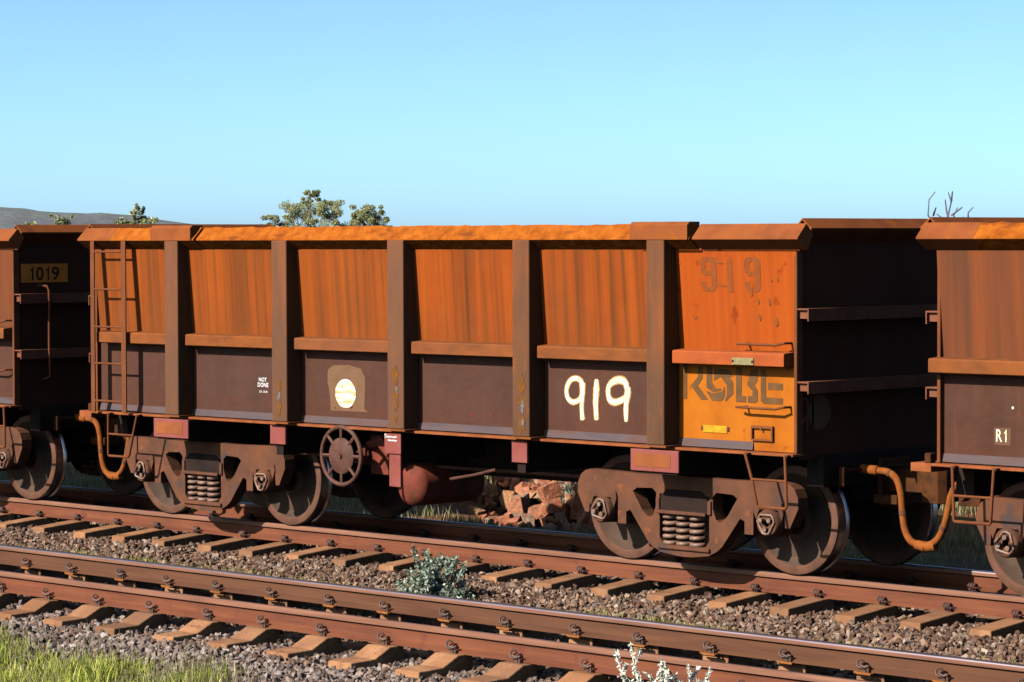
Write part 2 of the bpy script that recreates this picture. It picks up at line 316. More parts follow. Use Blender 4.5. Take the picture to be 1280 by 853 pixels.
def plate_holes(outer, holes, y0, y1):
    bm = bmesh.new(); es = []
    for loop in [outer]+holes:
        vs = [bm.verts.new((p[0], y0, p[1])) for p in loop]
        es += [bm.edges.new((vs[i], vs[(i+1) % len(vs)])) for i in range(len(vs))]
    bmesh.ops.triangle_fill(bm, edges=es, use_beauty=True, use_dissolve=False)
    r = bmesh.ops.extrude_face_region(bm, geom=list(bm.faces))
    bmesh.ops.translate(bm, vec=(0, y1-y0, 0), verts=[v for v in r['geom'] if isinstance(v, bmesh.types.BMVert)])
    bmesh.ops.dissolve_limit(bm, angle_limit=rad(1), verts=bm.verts, edges=bm.edges)
    bmesh.ops.recalc_face_normals(bm, faces=bm.faces)
    return bm
def text_mb(txt, height, aspect=1.0, bold=0):
    cu = bpy.data.curves.new('t', 'FONT'); cu.body = txt; cu.size = 1; cu.offset = bold; cu.resolution_u = 3
    o = bpy.data.objects.new('t', cu); COL.objects.link(o)
    me = bpy.data.meshes.new_from_object(o.evaluated_get(bpy.context.evaluated_depsgraph_get()))
    vs = np.array([v.co[:2] for v in me.vertices]); fs = [tuple(p.vertices) for p in me.polygons]
    bpy.data.objects.remove(o); bpy.data.curves.remove(cu); bpy.data.meshes.remove(me)
    vs -= vs.min(0); k = height/vs[:, 1].max(); vs[:, 0] *= k*aspect; vs[:, 1] *= k
    return vs, fs
ONE = [(.30, 0), (.50, 0), (.50, 1), (.37, 1), (.33, .90), (.24, .82), (.10, .78), (.10, .67), (.30, .70)]
def digits(txt, h, w, gap):             # figures with a flagged one; returns verts, faces
    V = []; Fc = []; x = 0
    for ch in txt:
        if ch == '1': vs, fs = np.array(ONE)*[w*1.0, h], [tuple(range(len(ONE)))]; adv = w*.62
        else:
            vs, fs = text_mb(ch, h, 1, .012); vs[:, 0] *= w/vs[:, 0].max(); adv = w
        o = len(V); V += [(x+a, b) for a, b in vs]; Fc += [tuple(i+o for i in q) for q in fs]; x += adv+gap
    return np.array(V), Fc
def text_side(name, m, parent, txt, x, z, h, y, aspect=1.0, bold=0, width=None):
    vs, fs = text_mb(txt, h, aspect, bold)
    if width: vs[:, 0] *= width/vs[:, 0].max()
    return MB().add([(x+a, y, z+b) for a, b in vs], fs).build(name, m, parent)
def ribbon(mb, pts, w, y, mi=0, sub=6):
    P = [Vector((p[0], p[1])) for p in pts]; Q = []; Wd = []
    ws = w if isinstance(w, list) else [w]*len(P)
    for i in range(len(P)-1):
        p0, p1, p2, p3 = P[max(i-1, 0)], P[i], P[i+1], P[min(i+2, len(P)-1)]
        for k in range(sub):
            t = k/sub
            Q.append(.5*((2*p1)+(p2-p0)*t+(2*p0-5*p1+4*p2-p3)*t*t+(3*p1-p0-3*p2+p3)*t**3)); Wd.append(ws[i]*(1-t)+ws[i+1]*t)
    Q.append(P[-1]); Wd.append(ws[-1]); v = []; n = len(Q)
    for i, q in enumerate(Q):
        d = (Q[min(i+1, n-1)]-Q[max(i-1, 0)]).normalized(); a = Vector((-d.y, d.x))
        e = Wd[i]/2*(.55 if i in (0, n-1) else 1)*random.uniform(.93, 1.07)
        v += [(q.x+a.x*e, y, q.y+a.y*e), (q.x-a.x*e, y, q.y-a.y*e)]
    mb.add(v, [(2*i, 2*i+1, 2*i+3, 2*i+2) for i in range(n-1)], mi)

# ------------------------------------------------------------------ ground shape
G = 1.32
TY = (0.0, -4.484)              # track centre lines
PROF = [(-400, -.9), (-12, -.78), (-8.2, -.66), (-6.9, -.56), (-6.0, -.37), (-5.7, -.335), (-5.3, -.325), (-5.0, -.30), (-3.6, -.30), (-3.2, -.31), (-2.75, -.42), (-2.3, -.45), (-1.75, -.37), (-1.35, -.30), (-1.0, -.30), (1.35, -.30), (1.8, -.33), (2.6, -.38), (4.7, -.36), (5.9, -.13), (7.5, -.02), (14, .05), (40, -.5), (60, -.9), (400, -2), (6000, -3)]
PX = np.array([p[0] for p in PROF], float); PZ = np.array([p[1] for p in PROF], float)
def gz(x, y):
    x = np.asarray(x, float); y = np.asarray(y, float)
    return np.interp(y, PX, PZ)+.015*np.sin(x*1.7+y*2.1)*np.cos(x*.8-y*1.3)-.38*np.clip((y-2.4)/3.4, 0, 1)*np.clip((9.5-y)/2, 0, 1)*np.exp(-((x+2.4+(y-3.1)*.94)/.95)**4)
def ground():
    ys = np.unique(np.concatenate([np.linspace(-14, 14, 113), [-4000, -400, -100, -40, -20, 20, 30, 60, 120, 400, 1200, 6000]]))
    xs = np.unique(np.concatenate([np.linspace(-30, 30, 101), [-6000, -2000, -600, -200, -80, -50, 50, 80, 200, 1000, 6000]]))
    X, Y = np.meshgrid(xs, ys); Z = gz(X, Y)-.012
    v = np.stack([X.ravel(), Y.ravel(), Z.ravel()], 1); nx = len(xs)
    f = [(j*nx+i, j*nx+i+1, (j+1)*nx+i+1, (j+1)*nx+i) for j in range(len(ys)-1) for i in range(nx-1)]
    m = MB().add(v, f); cy = [(ys[j]+ys[j+1])/2 for j in range(len(ys)-1) for i in range(nx-1)]
    m.I = [1 if -6.3 < y < 2.0 else 0 for y in cy]
    tag(m.build('ground', ['ground_earth', 'ballast_bed_dirt'], smooth=60), 'earth ground under and around the two railway tracks', kind='structure')
ground()

# fast mesh from numpy with equal triangles
def np_mesh(name, V, T, mat, smooth=False):
    me = bpy.data.meshes.new(name); n = len(V); k = len(T)
    me.vertices.add(n); me.vertices.foreach_set('co', V.astype(np.float32).ravel())
    me.loops.add(k*3); me.loops.foreach_set('vertex_index', T.astype(np.int32).ravel())
    me.polygons.add(k); me.polygons.foreach_set('loop_start', np.arange(0, k*3, 3, dtype=np.int32))
    me.polygons.foreach_set('use_smooth', np.zeros(k, bool)); me.materials.append(MT[mat]); me.update(calc_edges=True); me.validate(); return me
def rot_mats(n):
    q = rng.normal(size=(n, 4)); q /= np.linalg.norm(q, axis=1)[:, None]; w, x, y, z = q.T
    return np.stack([1-2*(y*y+z*z), 2*(x*y-z*w), 2*(x*z+y*w), 2*(x*y+z*w), 1-2*(x*x+z*z), 2*(y*z-x*w), 2*(x*z-y*w), 2*(y*z+x*w), 1-2*(x*x+y*y)], 1).reshape(n, 3, 3)
t_ = (1+5**.5)/2
ICO = np.array([(-1, t_, 0), (1, t_, 0), (-1, -t_, 0), (1, -t_, 0), (0, -1, t_), (0, 1, t_), (0, -1, -t_), (0, 1, -t_), (t_, 0, -1), (t_, 0, 1), (-t_, 0, -1), (-t_, 0, 1)])/1.9
ICF = np.array([(0, 11, 5), (0, 5, 1), (0, 1, 7), (0, 7, 10), (0, 10, 11), (1, 5, 9), (5, 11, 4), (11, 10, 2), (10, 7, 6), (7, 1, 8), (3, 9, 4), (3, 4, 2), (3, 2, 6), (3, 6, 8), (3, 8, 9), (4, 9, 5), (2, 4, 11), (6, 2, 10), (8, 6, 7), (9, 8, 1)])
def stones(x, y, z, size):
    n = len(x); base = np.clip(np.repeat(ICO[None], n, 0)*1.15+rng.normal(0, .26, (n, 12, 3)), -.72, .72)
    base *= np.array([1.25, .85, .62])*rng.uniform(.65, 1.2, (n, 1, 3)); P = np.einsum('nij,nkj->nki', rot_mats(n), base)*size[:, None, None]
    P += np.stack([x, y, z], 1)[:, None]
    return P.reshape(-1, 3), (ICF[None]+12*np.arange(n)[:, None, None]).reshape(-1, 3)
def ballast(name, x0, x1, y0, y1, dens, mat, label, keep=None, smin=.020, smax=.044):
    n = int((x1-x0)*(y1-y0)*dens); x = rng.uniform(x0, x1, n); y = rng.uniform(y0, y1, n)
    if keep is not None: k = keep(x, y); x, y = x[k], y[k]
    n = len(x); sz = rng.uniform(smin, smax, n)
    V, T = stones(x, y, gz(x, y)+rng.uniform(-.7, .8, n)*sz, sz)
    tag(link(name, np_mesh(name, V, T, mat)), label, 'gravel', kind='stuff')

# ------------------------------------------------------------------ railway tracks
RAILP = [(-.07, 0), (-.07, .012), (-.012, .035), (-.009, .045), (-.009, .118), (-.034, .130), (-.036, .146), (-.035, .156), (-.030, .165), (-.021, .170), (-.008, .172), (.012, .172), (.024, .170), (.032, .164), (.036, .154), (.035, .130), (.009, .118), (.009, .045), (.012, .035), (.07, .012), (.07, 0)]
def rail_mesh(side):                      # gauge side is -y
    m = MB(); n = len(RAILP); xs = [-90, -40, -20, -10, 0, 10, 20, 40, 90]; v = [(x, p[0], p[1]-.172) for x in xs for p in RAILP]
    f = []; I = []
    for i in range(len(xs)-1):
        for k in range(n):
            f.append((i*n+k, i*n+(k+1) % n, (i+1)*n+(k+1) % n, (i+1)*n+k)); I.append(1 if 7 <= k <= 10 else (2 if 5 <= k <= 14 else 0))
    m.add(v, f); m.I = I; return m.mesh('rail', [side, 'rail_top', 'rail_head'], 25)
def eclip(style):
    m = MB()
    if style == 'e':       # curled spring clip with a loop towards the viewer
        pts = [(.055, -.03, .02), (-.03, -.03, .022)]
        pts += [(-.045+.032*math.cos(a), -.03-.006*a, .052+.034*math.sin(a)) for a in [rad(d) for d in range(-60, -360, -40)]]
        pts += [(-.01, -.055, .045), (.03, -.05, .03), (.055, -.035, .042), (.06, -.005, .03), (.035, .012, .018)]
        m.tube(pts, .0095, 6)
        m.box(-.01, .03, -.036, -.02, -.018, .008); m.box(.045, .065, -.042, -.028, -.016, .018)
    else:                  # double coil
        pts = [(-.045+.09*k/26, -.035-.026*math.cos(k*.72), .028+.028*math.sin(k*.72)) for k in range(27)]
        m.tube(pts, .0135, 6); m.box(-.03, .03, -.045, -.012, -.016, .02); m.box(.03, .07, -.012, .015, -.006, .010)
    return m.mesh('rail_clip', ['clip_brown' if style == 'e' else 'clip_dark'], 50)
def sleeper_mesh(w, e, zt, ze, sl):
    # half profile in y,z mirrored: dipped centre, raised rail seats, sloping shoulders, low blunt ends
    h = [(0, zt-.10), (.645, zt-.10), (.655, zt), (.80, zt), (sl, ze), (e, ze-.006), (e+.006, ze-.012), (e+.02, ze-.16)]
    poly = [(-a, b) for a, b in reversed(h)]+h[1:]
    m = MB(); n = len(poly)
    v = [(s*(w/2 if i not in (0, n-1) else w/2+.012), p[0], p[1]) for s in (-1, 1) for i, p in enumerate(poly)]
    f = [tuple(range(n)), tuple(range(2*n-1, n-1, -1))]+[(i, (i+1) % n, (i+1) % n+n, i+n) for i in range(n)]
    m.add(v, f); return m.mesh('sleeper', ['sleeper_dust'])
def track(name, label, cy, x0, n, step, style, side, w, e, zt, ze):
    root = tag(empty(name, (0, cy, 0)), label, kind='structure')
    rm = rail_mesh(side); rn = rail_mesh('rail_side')
    for s in (-1, 1):
        o = link('rail', rm if s > 0 else rn, root, loc=(0, s*G/2, 0))
        if s < 0: o.rotation_euler.z = math.pi
    sm = sleeper_mesh(w, e, zt, ze, .96 if style == 'e' else 1.2); cm = eclip(style)
    for i in range(n):
        x = x0+i*step
        o = link('sleeper', sm, root, .012, (x+random.uniform(-.02, .02), random.uniform(-.015, .015), random.uniform(-.006, .004)))
        o.rotation_euler.z = rad(random.uniform(-.8, .8))
        for ry, s in ((-G/2, -1), (-G/2, 1), (G/2, -1), (G/2, 1)):
            c = link('rail_clip', cm, o, 0, (random.uniform(-.01, .01), ry+s*.062, -.158))
            c.scale = (.86, .86, .86)
            if s > 0: c.rotation_euler.z = math.pi
    if style == 'e':
        pm = MB().prism([(-.10, -.072), (-.03, -.118), (.085, -.118), (.085, -.072)], 2, -.012, .002).mesh('base_plate', ['plate_orange'])
        for o in [c for c in root.children if c.name.startswith('sleeper')]:
            link('base_plate', pm, o, .003, (0, G/2, zt+.002))
    return root
track('railway_track', 'railway track under the ore wagons, dusty sleepers with dark double coil clips', TY[0], -2.33-.681*24, 48, .681, 'c', 'rail_side', .20, 1.27, -.174, -.205)
track('railway_track', 'empty railway track in the foreground with shiny far rail and curled clips', TY[1], -.35-.70*14, 36, .70, 'e', 'rail_side_brown', .25, 1.20, -.174, -.248)
def off_sleeper(x, y): return np.ones(len(x), bool)
ballast('ballast_stones', -9, 9.5, -3.2, -.75, 1500, 'stone_brown', 'brown ballast stones between the two tracks')
ballast('ballast_stones', -6, 13, -5.75, -3.2, 500, 'stone_brown', 'brown ballast stones between the rails of the foreground track', smin=.025, smax=.042)
ballast('ballast_stones', -3.5, 9, -7.6, -5.1, 1500, 'stone_grey', 'grey ballast stones on the near shoulder of the foreground track', keep=lambda x, y: rng.uniform(size=len(x)) < np.clip((y+8.0)/.9, .15, 1))
ballast('ballast_stones', -14, 9, -.75, 2.0, 350, 'stone_brown', 'brown ballast stones in the shade under the wagons', smin=.03, smax=.045)

# ------------------------------------------------------------------ wagons
POSTS = [(-3.405, -3.195), (-1.76, -1.54), (-.116, .104), (1.522, 1.732), (3.134, 3.337)]
def bogie_make():
    root = MB(); b = root
    b.prism([(-.27, .50), (.27, .50), (.27, .64), (.2, .70), (-.2, .70), (-.27, .64)], 1, -1.07, 1.07)
    b.box(-.16, .16, -.75, .75, .46, .86)
    b.cyl((0, 0, .8), (0, 0, 1.0), .2, 20)
    for s in (-1, 1): b.box(s*.42-.05, s*.42+.05, -.72, .72, .38, .50); b.box(s*.47-.02, s*.47+.05, -.78, -.6, .30, .6); b.box(s*.47-.02, s*.47+.05, .6, .78, .30, .6)
    bg_ = root.build('bogie', 'under_shade_dark', bevel=.01)
    h = [(0, .825), (.5, .815), (1.10, .83), (1.17, .815), (1.225, .775), (1.262, .70), (1.265, .61), (1.175, .44), (1.125, .44), (1.115, .60), (1.09, .645), (.80, .645), (.777, .60), (.777, .36), (.68, .36), (.68, .47), (.63, .49), (.43, .232), (.37, .185), (.27, .14), (.09, .118), (0, .116)]
    outer = h+[(-a, z) for a, z in reversed(h[1:-1])]
    win = [(.60, .66), (.55, .69), (.37, .698), (.325, .66), (.325, .555), (.362, .46), (.40, .44), (.43, .45), (.49, .50)]
    holes = [win, [(-a, z) for a, z in reversed(win)], [(-.285, .655), (.285, .655), (.285, .27), (.24, .21), (-.24, .21), (-.285, .27)]]
    sf = None
    for s in (-1, 1):
        bm = plate_holes(outer, holes, -.06, .075) if sf is None else None
        if bm:
            sf = bpy.data.meshes.new('side_frame'); bm.to_mesh(sf); bm.free()
            for m_ in ('bogie_cast',): sf.materials.append(MT[m_])
        o = link('side_frame', sf, bg_, .024, (0, s*1.0, 0))
        if s > 0: o.rotation_euler.z = math.pi
        # raised rib, spring plank and bolster wear plates on the outside face
        r = MB(); y = s*1.0
        r.box(-.30, .30, y-.085, y+.085, .175, .205); r.box(-.30, .27, min(y, y+s*.10), max(y, y+s*.10), .485, .515)
        for q in (-1, 1): r.box(q*.295-.02, q*.295+.02, y-.08, y+.08, .50, .62)
        r.build('spring_seat', 'bogie_cast', bg_, bevel=.006)
    hx = []
    for k in range(97):          # coil lies nearly level in front and climbs at the back
        t = k/96*4.5; w = t % 1; up = min(max((w-.5)/.5, 0), 1); z = .222+.0575*(int(t)+.15*w+.85*up*up*(3-2*up))
        a = math.pi+2*math.pi*w; hx.append((.06*math.cos(a), .06*math.sin(a), z))
    spm = MB().tube(hx, .0195, 7).cyl((0, 0, .2), (0, 0, .49), .036, 12, 1).mesh('spring', ['spring_steel', 'under_shade_dark'], 60)
    for s in (-1, 1):
        for x in (-.21, -.055, .10): link('spring', spm, bg_, 0, (x, s*1.0-.012*s, 0))
    R = .475; y0 = -.725
    wp = [(.33, .08), (0.02, .085), (-.005, .12), (.04, .16), (.07, .24), (.075, .33), (.045, .375), (.012, .395), (0, .405), (0, .455), (.006, .468), (.02, .473), (.09, .4785), (.102, .482), (.112, .497), (.122, .503), (.134, .498), (.14, .48), (.14, .41), (.13, .385), (.11, .33), (.10, .2), (.16, .12), (.33, .08)]
    mi = [1, 1, 1, 0, 0, 0, 0, 1, 1, 1, 1, 2, 2, 2, 2, 2, 2, 1, 1, 0, 0, 0, 0]
    wm = MB().lathe(wp, (0, 0, 0), 1, 56, mi).mesh('wheel', ['wheel_plate', 'wheel_rim', 'polished'], 32)
    cap = MB(); cap.lathe([(.0, .03), (.0, .105), (.015, .118), (.10, .122), (.22, .13), (.24, .02)], (0, -.10, 0), 1, 28)
    tri = [(.088*math.cos(rad(a)), .088*math.sin(rad(a))) for a in (78, 102, 198, 222, 318, 342)]
    ring = []
    for a in (70, 90, 110, 190, 210, 230, 310, 330, 350): ring.append((.092*math.cos(rad(a)), -.112, .092*math.sin(rad(a))))
    cap.tube(ring, .010, 6, 1, closed=True)
    for a in (90, 210, 330): cap.cyl((.052*math.cos(rad(a)), -.10, .052*math.sin(rad(a))), (.052*math.cos(rad(a)), -.135, .052*math.sin(rad(a))), .021, 8, 1)
    cpm = cap.mesh('bearing_cap', ['bogie_cast', 'spring_steel'], 40)
    ad = MB(); ad.prism([(-.17, .10), (-.16, .17), (.16, .17), (.17, .10), (.14, .02), (.10, .11), (-.10, .11), (-.14, .02)], 1, -.075, .075)
    adm = ad.mesh('bearing_adapter', ['bogie_cast'])
    axm = MB().cyl((0, -.75, 0), (0, .75, 0), .085, 18).cyl((0, -1.0, 0), (0, 1.0, 0), .07, 14).mesh('axle', ['under_shade_dark'], 40)
    for x in (-.955, .955):
        link('axle', axm, bg_, 0, (x, 0, R))
        for s in (-1, 1):
            w = link('wheel', wm, bg_, 0, (x, s*.725, R)); c = link('bearing_cap', cpm, bg_, 0, (x, s*1.0, R)); a = link('bearing_adapter', adm, bg_, .006, (x, s*1.0, R))
            c.rotation_euler = (0, random.uniform(0, 2), 0)
            if s > 0:
                for o in (w, c, a): o.rotation_euler.z = math.pi
    return bg_
BOGIE = bogie_make()
def copy_tree(o, parent):
    c = o.copy(); COL.objects.link(c); c.parent = parent
    for ch in o.children: copy_tree(ch, c)
    return c
def side_y(z):
    return -1.285+(2.80-z)/(.9)*.065 if z > 1.9 else -1.215
def wagon(X0, label, opt, first):
    R = tag(empty('ore_wagon', (X0, 0, 0)), label, 'wagon', 'ore wagons coupled in the train')
    up, lo = opt.get('upper', 'rust_upper'), opt.get('lower', 'steel_lower')
    XL, XR = -4.74, 4.655
    edges = [XL]+[(a+b)/2 for a, b in POSTS]+[XR]
    for s in (-1, 1):
        f = lambda pr: pr if s < 0 else [(-y, z) for y, z in pr]
        Y = lambda a, b: (min(-s*a, -s*b), max(-s*a, -s*b))
        for i in range(6):
            a, b = edges[i]+.001, edges[i+1]-.001
            corner = opt.get('corner') and i == 5 and s < 0
            dy = .02 if i == 5 else 0
            MB().prism(f([(-1.285+dy, 2.795), (-1.22+dy, 1.885), (-1.19+dy, 1.885), (-1.255+dy, 2.795)]), 0, a, b).build('upper_panel', 'orange_paint' if corner else up, R)
            y0, y1 = Y(-1.215, -1.185)
            box('lower_panel', 'gold_paint' if corner else lo, R, a, b, y0, y1, 1.10, 1.883, 0)
            y0, y1 = Y(-1.232, -1.216)
            MB().prism(f([(-1.236, 1.105), (-1.222, 1.168), (-1.2155, 1.172), (-1.2155, 1.105)]), 0, a+.01, b-.01 if not corner else a+.93).build('lower_band', 'band_grey', R)
            # ledge segments sit between the posts
            la = XL-.03 if i == 0 else POSTS[i-1][1]+.035
            lb = POSTS[i][0]-.003 if i < 5 else XR-.055
            if i == 0 and opt.get('ladder') and s < 0: la = XL+.13
            y0, y1 = Y(-1.355, -1.16)
            MB().prism(f([(-1.355, 1.825), (-1.355, 1.925), (-1.345, 1.935), (-1.21, 1.945), (-1.21, 1.815), (-1.335, 1.815)]), 0, la, lb).build('ledge', 'ledge_orange' if corner else 'ledge_rust', R, bevel=.004)
        y0, y1 = Y(-1.33, -1.17)
        box('side_sill', 'sill_rust', R, XL-.03, XR+.02, y0, y1, 1.072, 1.094, .004)
        # posts
        for j, (a, b) in enumerate(POSTS):
            y0, y1 = Y(-1.422, -1.218)
            p = box('post', 'post_steel', R, a, b, y0, y1, 1.112, 2.885, .010)
            y0, y1 = Y(-1.445, -1.20)
            MB().box(a-.05, b+.04, y0, y1, 1.0945, 1.111).build('foot_plate', 'ledge_rust', p)
            if s < 0 and first and j in (1, 2, 3):
                g = MB(); yy = -1.4255
                for cx, cz, rx, rz, mi in {1: [(.0, 1.47, .035, .07, 0), (.005, 1.36, .03, .05, 1), (.0, 1.26, .03, .1, 0)], 2: [(0, 1.62, .045, .10, 0), (.01, 1.40, .04, .13, 0), (.0, 1.20, .035, .06, 0), (.02, 1.48, .02, .04, 1)], 3: [(.01, 1.58, .05, .10, 0), (.0, 1.44, .06, .05, 0), (.02, 1.385, .022, .07, 1), (.015, 1.22, .05, .09, 0), (.03, 1.24, .025, .045, 1)]}[j]:
                    k = 18; g.add([((a+b)/2+cx+rx*math.cos(2*math.pi*t/k)*random.uniform(.45, 1.15), yy-.0006*mi, cz+rz*math.sin(2*math.pi*t/k)*random.uniform(.6, 1.15)) for t in range(k)], [tuple(range(k))], mi)
                g.build('wear_mark', ['rust_gold', 'bare_grey'], p)
        # top lip in three lengths with raised covers over the first and last post
        for a, b, mt in ((-4.85, -4.30, 'lip_plate'), (-4.298, -2.955, 'lip_ore_dust'), (-2.91, 3.612, 'lip_ore_dust'), (3.645, 4.79, 'lip_plate')):
            n = max(2, int((b-a)/.09)); m = MB(); v = []
            for i in range(n+1):
                x = a+(b-a)*i/n; w = 0 if i in (0, n) or mt == 'lip_plate' else 1
                pr = f([(-1.412, 2.887), (-1.409+.004*w*random.uniform(-1, 1), 2.903), (-1.345+.008*w*random.uniform(-1, 1), 2.965+.004*w*random.uniform(-1, 1)), (-1.295, 3.018+.008*w*random.uniform(-1, 1)), (-1.20, 2.93), (-1.275, 2.798)])
                v += [(x, p[0], p[1]) for p in pr]
            fc = [tuple(range(6)), tuple(n*6+t for t in range(5, -1, -1))]+[(i*6+k, i*6+(k+1) % 6, (i+1)*6+(k+1) % 6, (i+1)*6+k) for i in range(n) for k in range(6)]
            m.add(v, fc).build('top_lip', mt, R)
        for a, b in ((-3.62, -2.985), (2.945, 3.605)):
            MB().prism(f([(-1.428, 2.884), (-1.428, 3.012), (-1.395, 3.040), (-1.26, 3.040), (-1.26, 2.90)]), 0, a, b).build('lip_cover', 'lip_plate', R, bevel=.004)
    # ends
    for e in (-1, 1):
        xe = XR-.012 if e > 0 else XL+.012
        x0, x1 = (xe-.03, xe) if e > 0 else (xe, xe+.03)
        box('end_wall', 'end_shade_brown', R, x0, x1, -1.165, 1.165, 1.04, 2.90, 0)
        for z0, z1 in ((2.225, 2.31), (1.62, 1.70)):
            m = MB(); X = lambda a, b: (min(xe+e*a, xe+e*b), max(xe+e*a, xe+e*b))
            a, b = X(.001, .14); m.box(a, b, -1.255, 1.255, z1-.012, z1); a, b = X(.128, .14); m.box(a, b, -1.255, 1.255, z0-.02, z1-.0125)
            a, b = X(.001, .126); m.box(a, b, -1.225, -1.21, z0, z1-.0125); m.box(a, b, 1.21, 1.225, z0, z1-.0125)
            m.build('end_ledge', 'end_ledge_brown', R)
        for s in (-1, 1):
            y0, y1 = (-1.262, -1.181) if s < 0 else (1.181, 1.262)
            a, b = (xe-.01, xe+.022) if e > 0 else (xe-.022, xe+.01)
            box('corner_post', 'ladder_brown', R, a, b, y0, y1, 1.096, 2.79, .006)
        # inverted V lip along the end
        xr = xe+e*.085
        m = MB(); m.prism([(xr, 3.062), (xr, 3.048), (xr+e*.088, 2.965), (xr+e*.10, 2.98)], 1, -1.27, 1.27)
        m.prism([(xr+e*.10, 2.9795), (xr+e*.088, 2.9645), (xe+e*.002, 2.86), (xe+e*.002, 2.885)], 1, -1.25, 1.25)
        m.prism([(xr-e*.0005, 3.062), (xr-e*.0005, 3.046), (xr-e*.09, 2.95), (xr-e*.10, 2.962)], 1, -1.27, 1.27)
        m.build('end_lip', 'lip_plate', R)
        hx = (xe-.12, xe+.06) if e > 0 else (xe-.06, xe+.12)
        box('headstock', 'under_shade_dark', R, hx[0], hx[1], -.95, .95, .80, 1.07, .01)
        c = MB(); C0 = xe+e*.06; C1 = e*5.36
        c.box(min(C0, C1-e*.22), max(C0, C1-e*.22), -.10, .10, .72, .90)
        c.prism([(C1-e*.24, -.13), (C1-e*.05, -.17), (C1, -.10), (C1-e*.02, .02), (C1-e*.10, .06), (C1-e*.06, .16), (C1-e*.24, .15)], 2, .64, .97)
        c.box(min(C0, C0+e*.25), max(C0, C0+e*.25), -.26, .26, .62, .70); c.box(min(C0, C0+e*.05), max(C0, C0+e*.05), -.20, .20, .60, 1.0)
        c.cyl((C0+e*.06, -.75, .93), (C0+e*.06, .1, .93), .018, 8); c.box(C0+e*.03, C0+e*.08, -.78, -.74, .80, .96)
        c.build('coupler', 'coupler_orange', R, bevel=.012)
        # brake hose: hangs to the middle of the gap
        if e > 0: hp = [(4.80, .93), (4.92, .925), (5.03, .915), (5.115, .86), (5.16, .74), (5.175, .60), (5.20, .45), (5.27, .345), (5.42, .31)]
        else: hp = [(-4.90, .86), (-4.98, .86), (-5.10, .85), (-5.165, .76), (-5.19, .66), (-5.235, .50), (-5.31, .375), (-5.42, .312)]
        sp = []
        for i_ in range(len(hp)-1):
            P0, P1, P2, P3 = [Vector(hp[min(max(i_+d, 0), len(hp)-1)]) for d in (-1, 0, 1, 2)]
            for k_ in range(5):
                u_ = k_/5; sp.append(.5*((2*P1)+(P2-P0)*u_+(2*P0-5*P1+4*P2-P3)*u_*u_+(3*P1-P0-3*P2+P3)*u_**3))
        sp.append(Vector(hp[-1]))
        h = MB(); h.tube([(q.x, -.48, q.y) for q in sp], .031, 10)
        h.tube([(hp[0][0]-e*.05, -.48, hp[0][1]), (hp[1][0], -.48, hp[1][1])], .042, 10)
        g = hp[-1]; h.tube([(g[0]-e*.10, -.48, g[1]+.012), (g[0]-e*.003, -.48, g[1])], [.042, .046], 8)
        for i_ in (2, 5):
            q0, q1 = Vector((hp[i_][0], -.48, hp[i_][1])), Vector((hp[i_+1][0], -.48, hp[i_+1][1])); h.tube([q0, q0.lerp(q1, .25)], .035, 10, 1)
        h.build('brake_hose', ['hose_orange', 'bogie_cast'], R, smooth=45)
        if e < 0:
            h = MB(); h.box(-4.93, -4.84, -.60, -.52, .84, .92); h.box(-4.86, -4.80, -1.28, -1.2, 1.09, 1.17); h.prism([(-5.03, .90), (-4.93, .93), (-4.9, .80), (-4.98, .72), (-5.04, .78)], 1, -.60, -.50); h.cyl((-4.95, -.52, .83), (-4.55, -.52, .86), .05, 10)
            h.build('hose_bracket', 'coupler_orange', R, bevel=.01)
            box('end_gusset', 'sill_rust', R, -4.98, -4.78, -1.30, -1.0, 1.02, 1.09, .004)
    box('floor', 'under_shade_dark', R, XL+.05, XR-.05, -1.18, 1.18, 1.08, 1.095, 0)
    box('centre_sill', 'under_shade_dark', R, -4.5, 4.45, -.22, .22, .60, 1.078, .01)
    for s in (-1, 1):
        yy = lambda a, b: (min(-s*a, -s*b), max(-s*a, -s*b))
        for j, (x0, x1, z0) in enumerate(((-3.594, -3.046, .878), (-1.832, -1.607, .885), None, (1.475, 1.667, .872), (2.948, 3.499, .88)) if False else ((-3.594, -3.046, .878), (-1.832, -1.607, .885), (-.135, .02, .56), (1.475, 1.667, .872), (2.948, 3.499, .88))):
            y0, y1 = yy(-1.42 if j in (0, 4) else -1.385, -1.395 if j in (0, 4) else -1.355)
            b = box('bolster_end' if j in (0, 4) else 'bearer_bracket', 'primer_pink', R, x0, x1, y0, y1, z0, 1.070, .006)
            if j in (0, 4):
                y0, y1 = yy(-1.4235, -1.4)
                box('inset_panel', 'primer_panel', b, x0+.045, x1-.09, y0, y1, z0+.04, 1.035, 0)
            y0, y1 = yy(-1.394 if j in (0, 4) else -1.354, -.22)
            xm = (x0+x1)/2; hw = .24 if j in (0, 4) else .05
            f = [(y0, .93), (y1, .93), (y1, 1.07), (y0, 1.07)]
            MB().box(xm-hw, xm+hw, y0, y1, .86 if j in (0, 4) else .78, 1.068).build('cross_bearer', 'under_shade_dark', R)
    pl = box('notice_plate', 'primer_pink', R, -.18, .042, -1.402, -1.388, .874, 1.062, .003)
    if first:
        t = MB(); rr = random.Random(3)
        for (x0, x1, z, h) in ((-.172, -.02, 1.025, .018), (-.13, -.015, .992, .018)):
            x = x0
            while x < x1: w = rr.uniform(.008, .016); t.add([(x, -1.4045, z), (x+w, -1.4045, z+rr.uniform(-.003, .003)), (x+w, -1.4045, z+h*rr.uniform(.5, 1)), (x, -1.4045, z+h*rr.uniform(.6, 1))], [(0, 1, 2, 3)]); x += w+rr.uniform(.001, .004)
        t.add([(-.174, -1.4045, 1.02), (-.164, -1.4045, 1.02), (-.164, -1.4045, 1.058), (-.174, -1.4045, 1.058)], [(0, 1, 2, 3)])
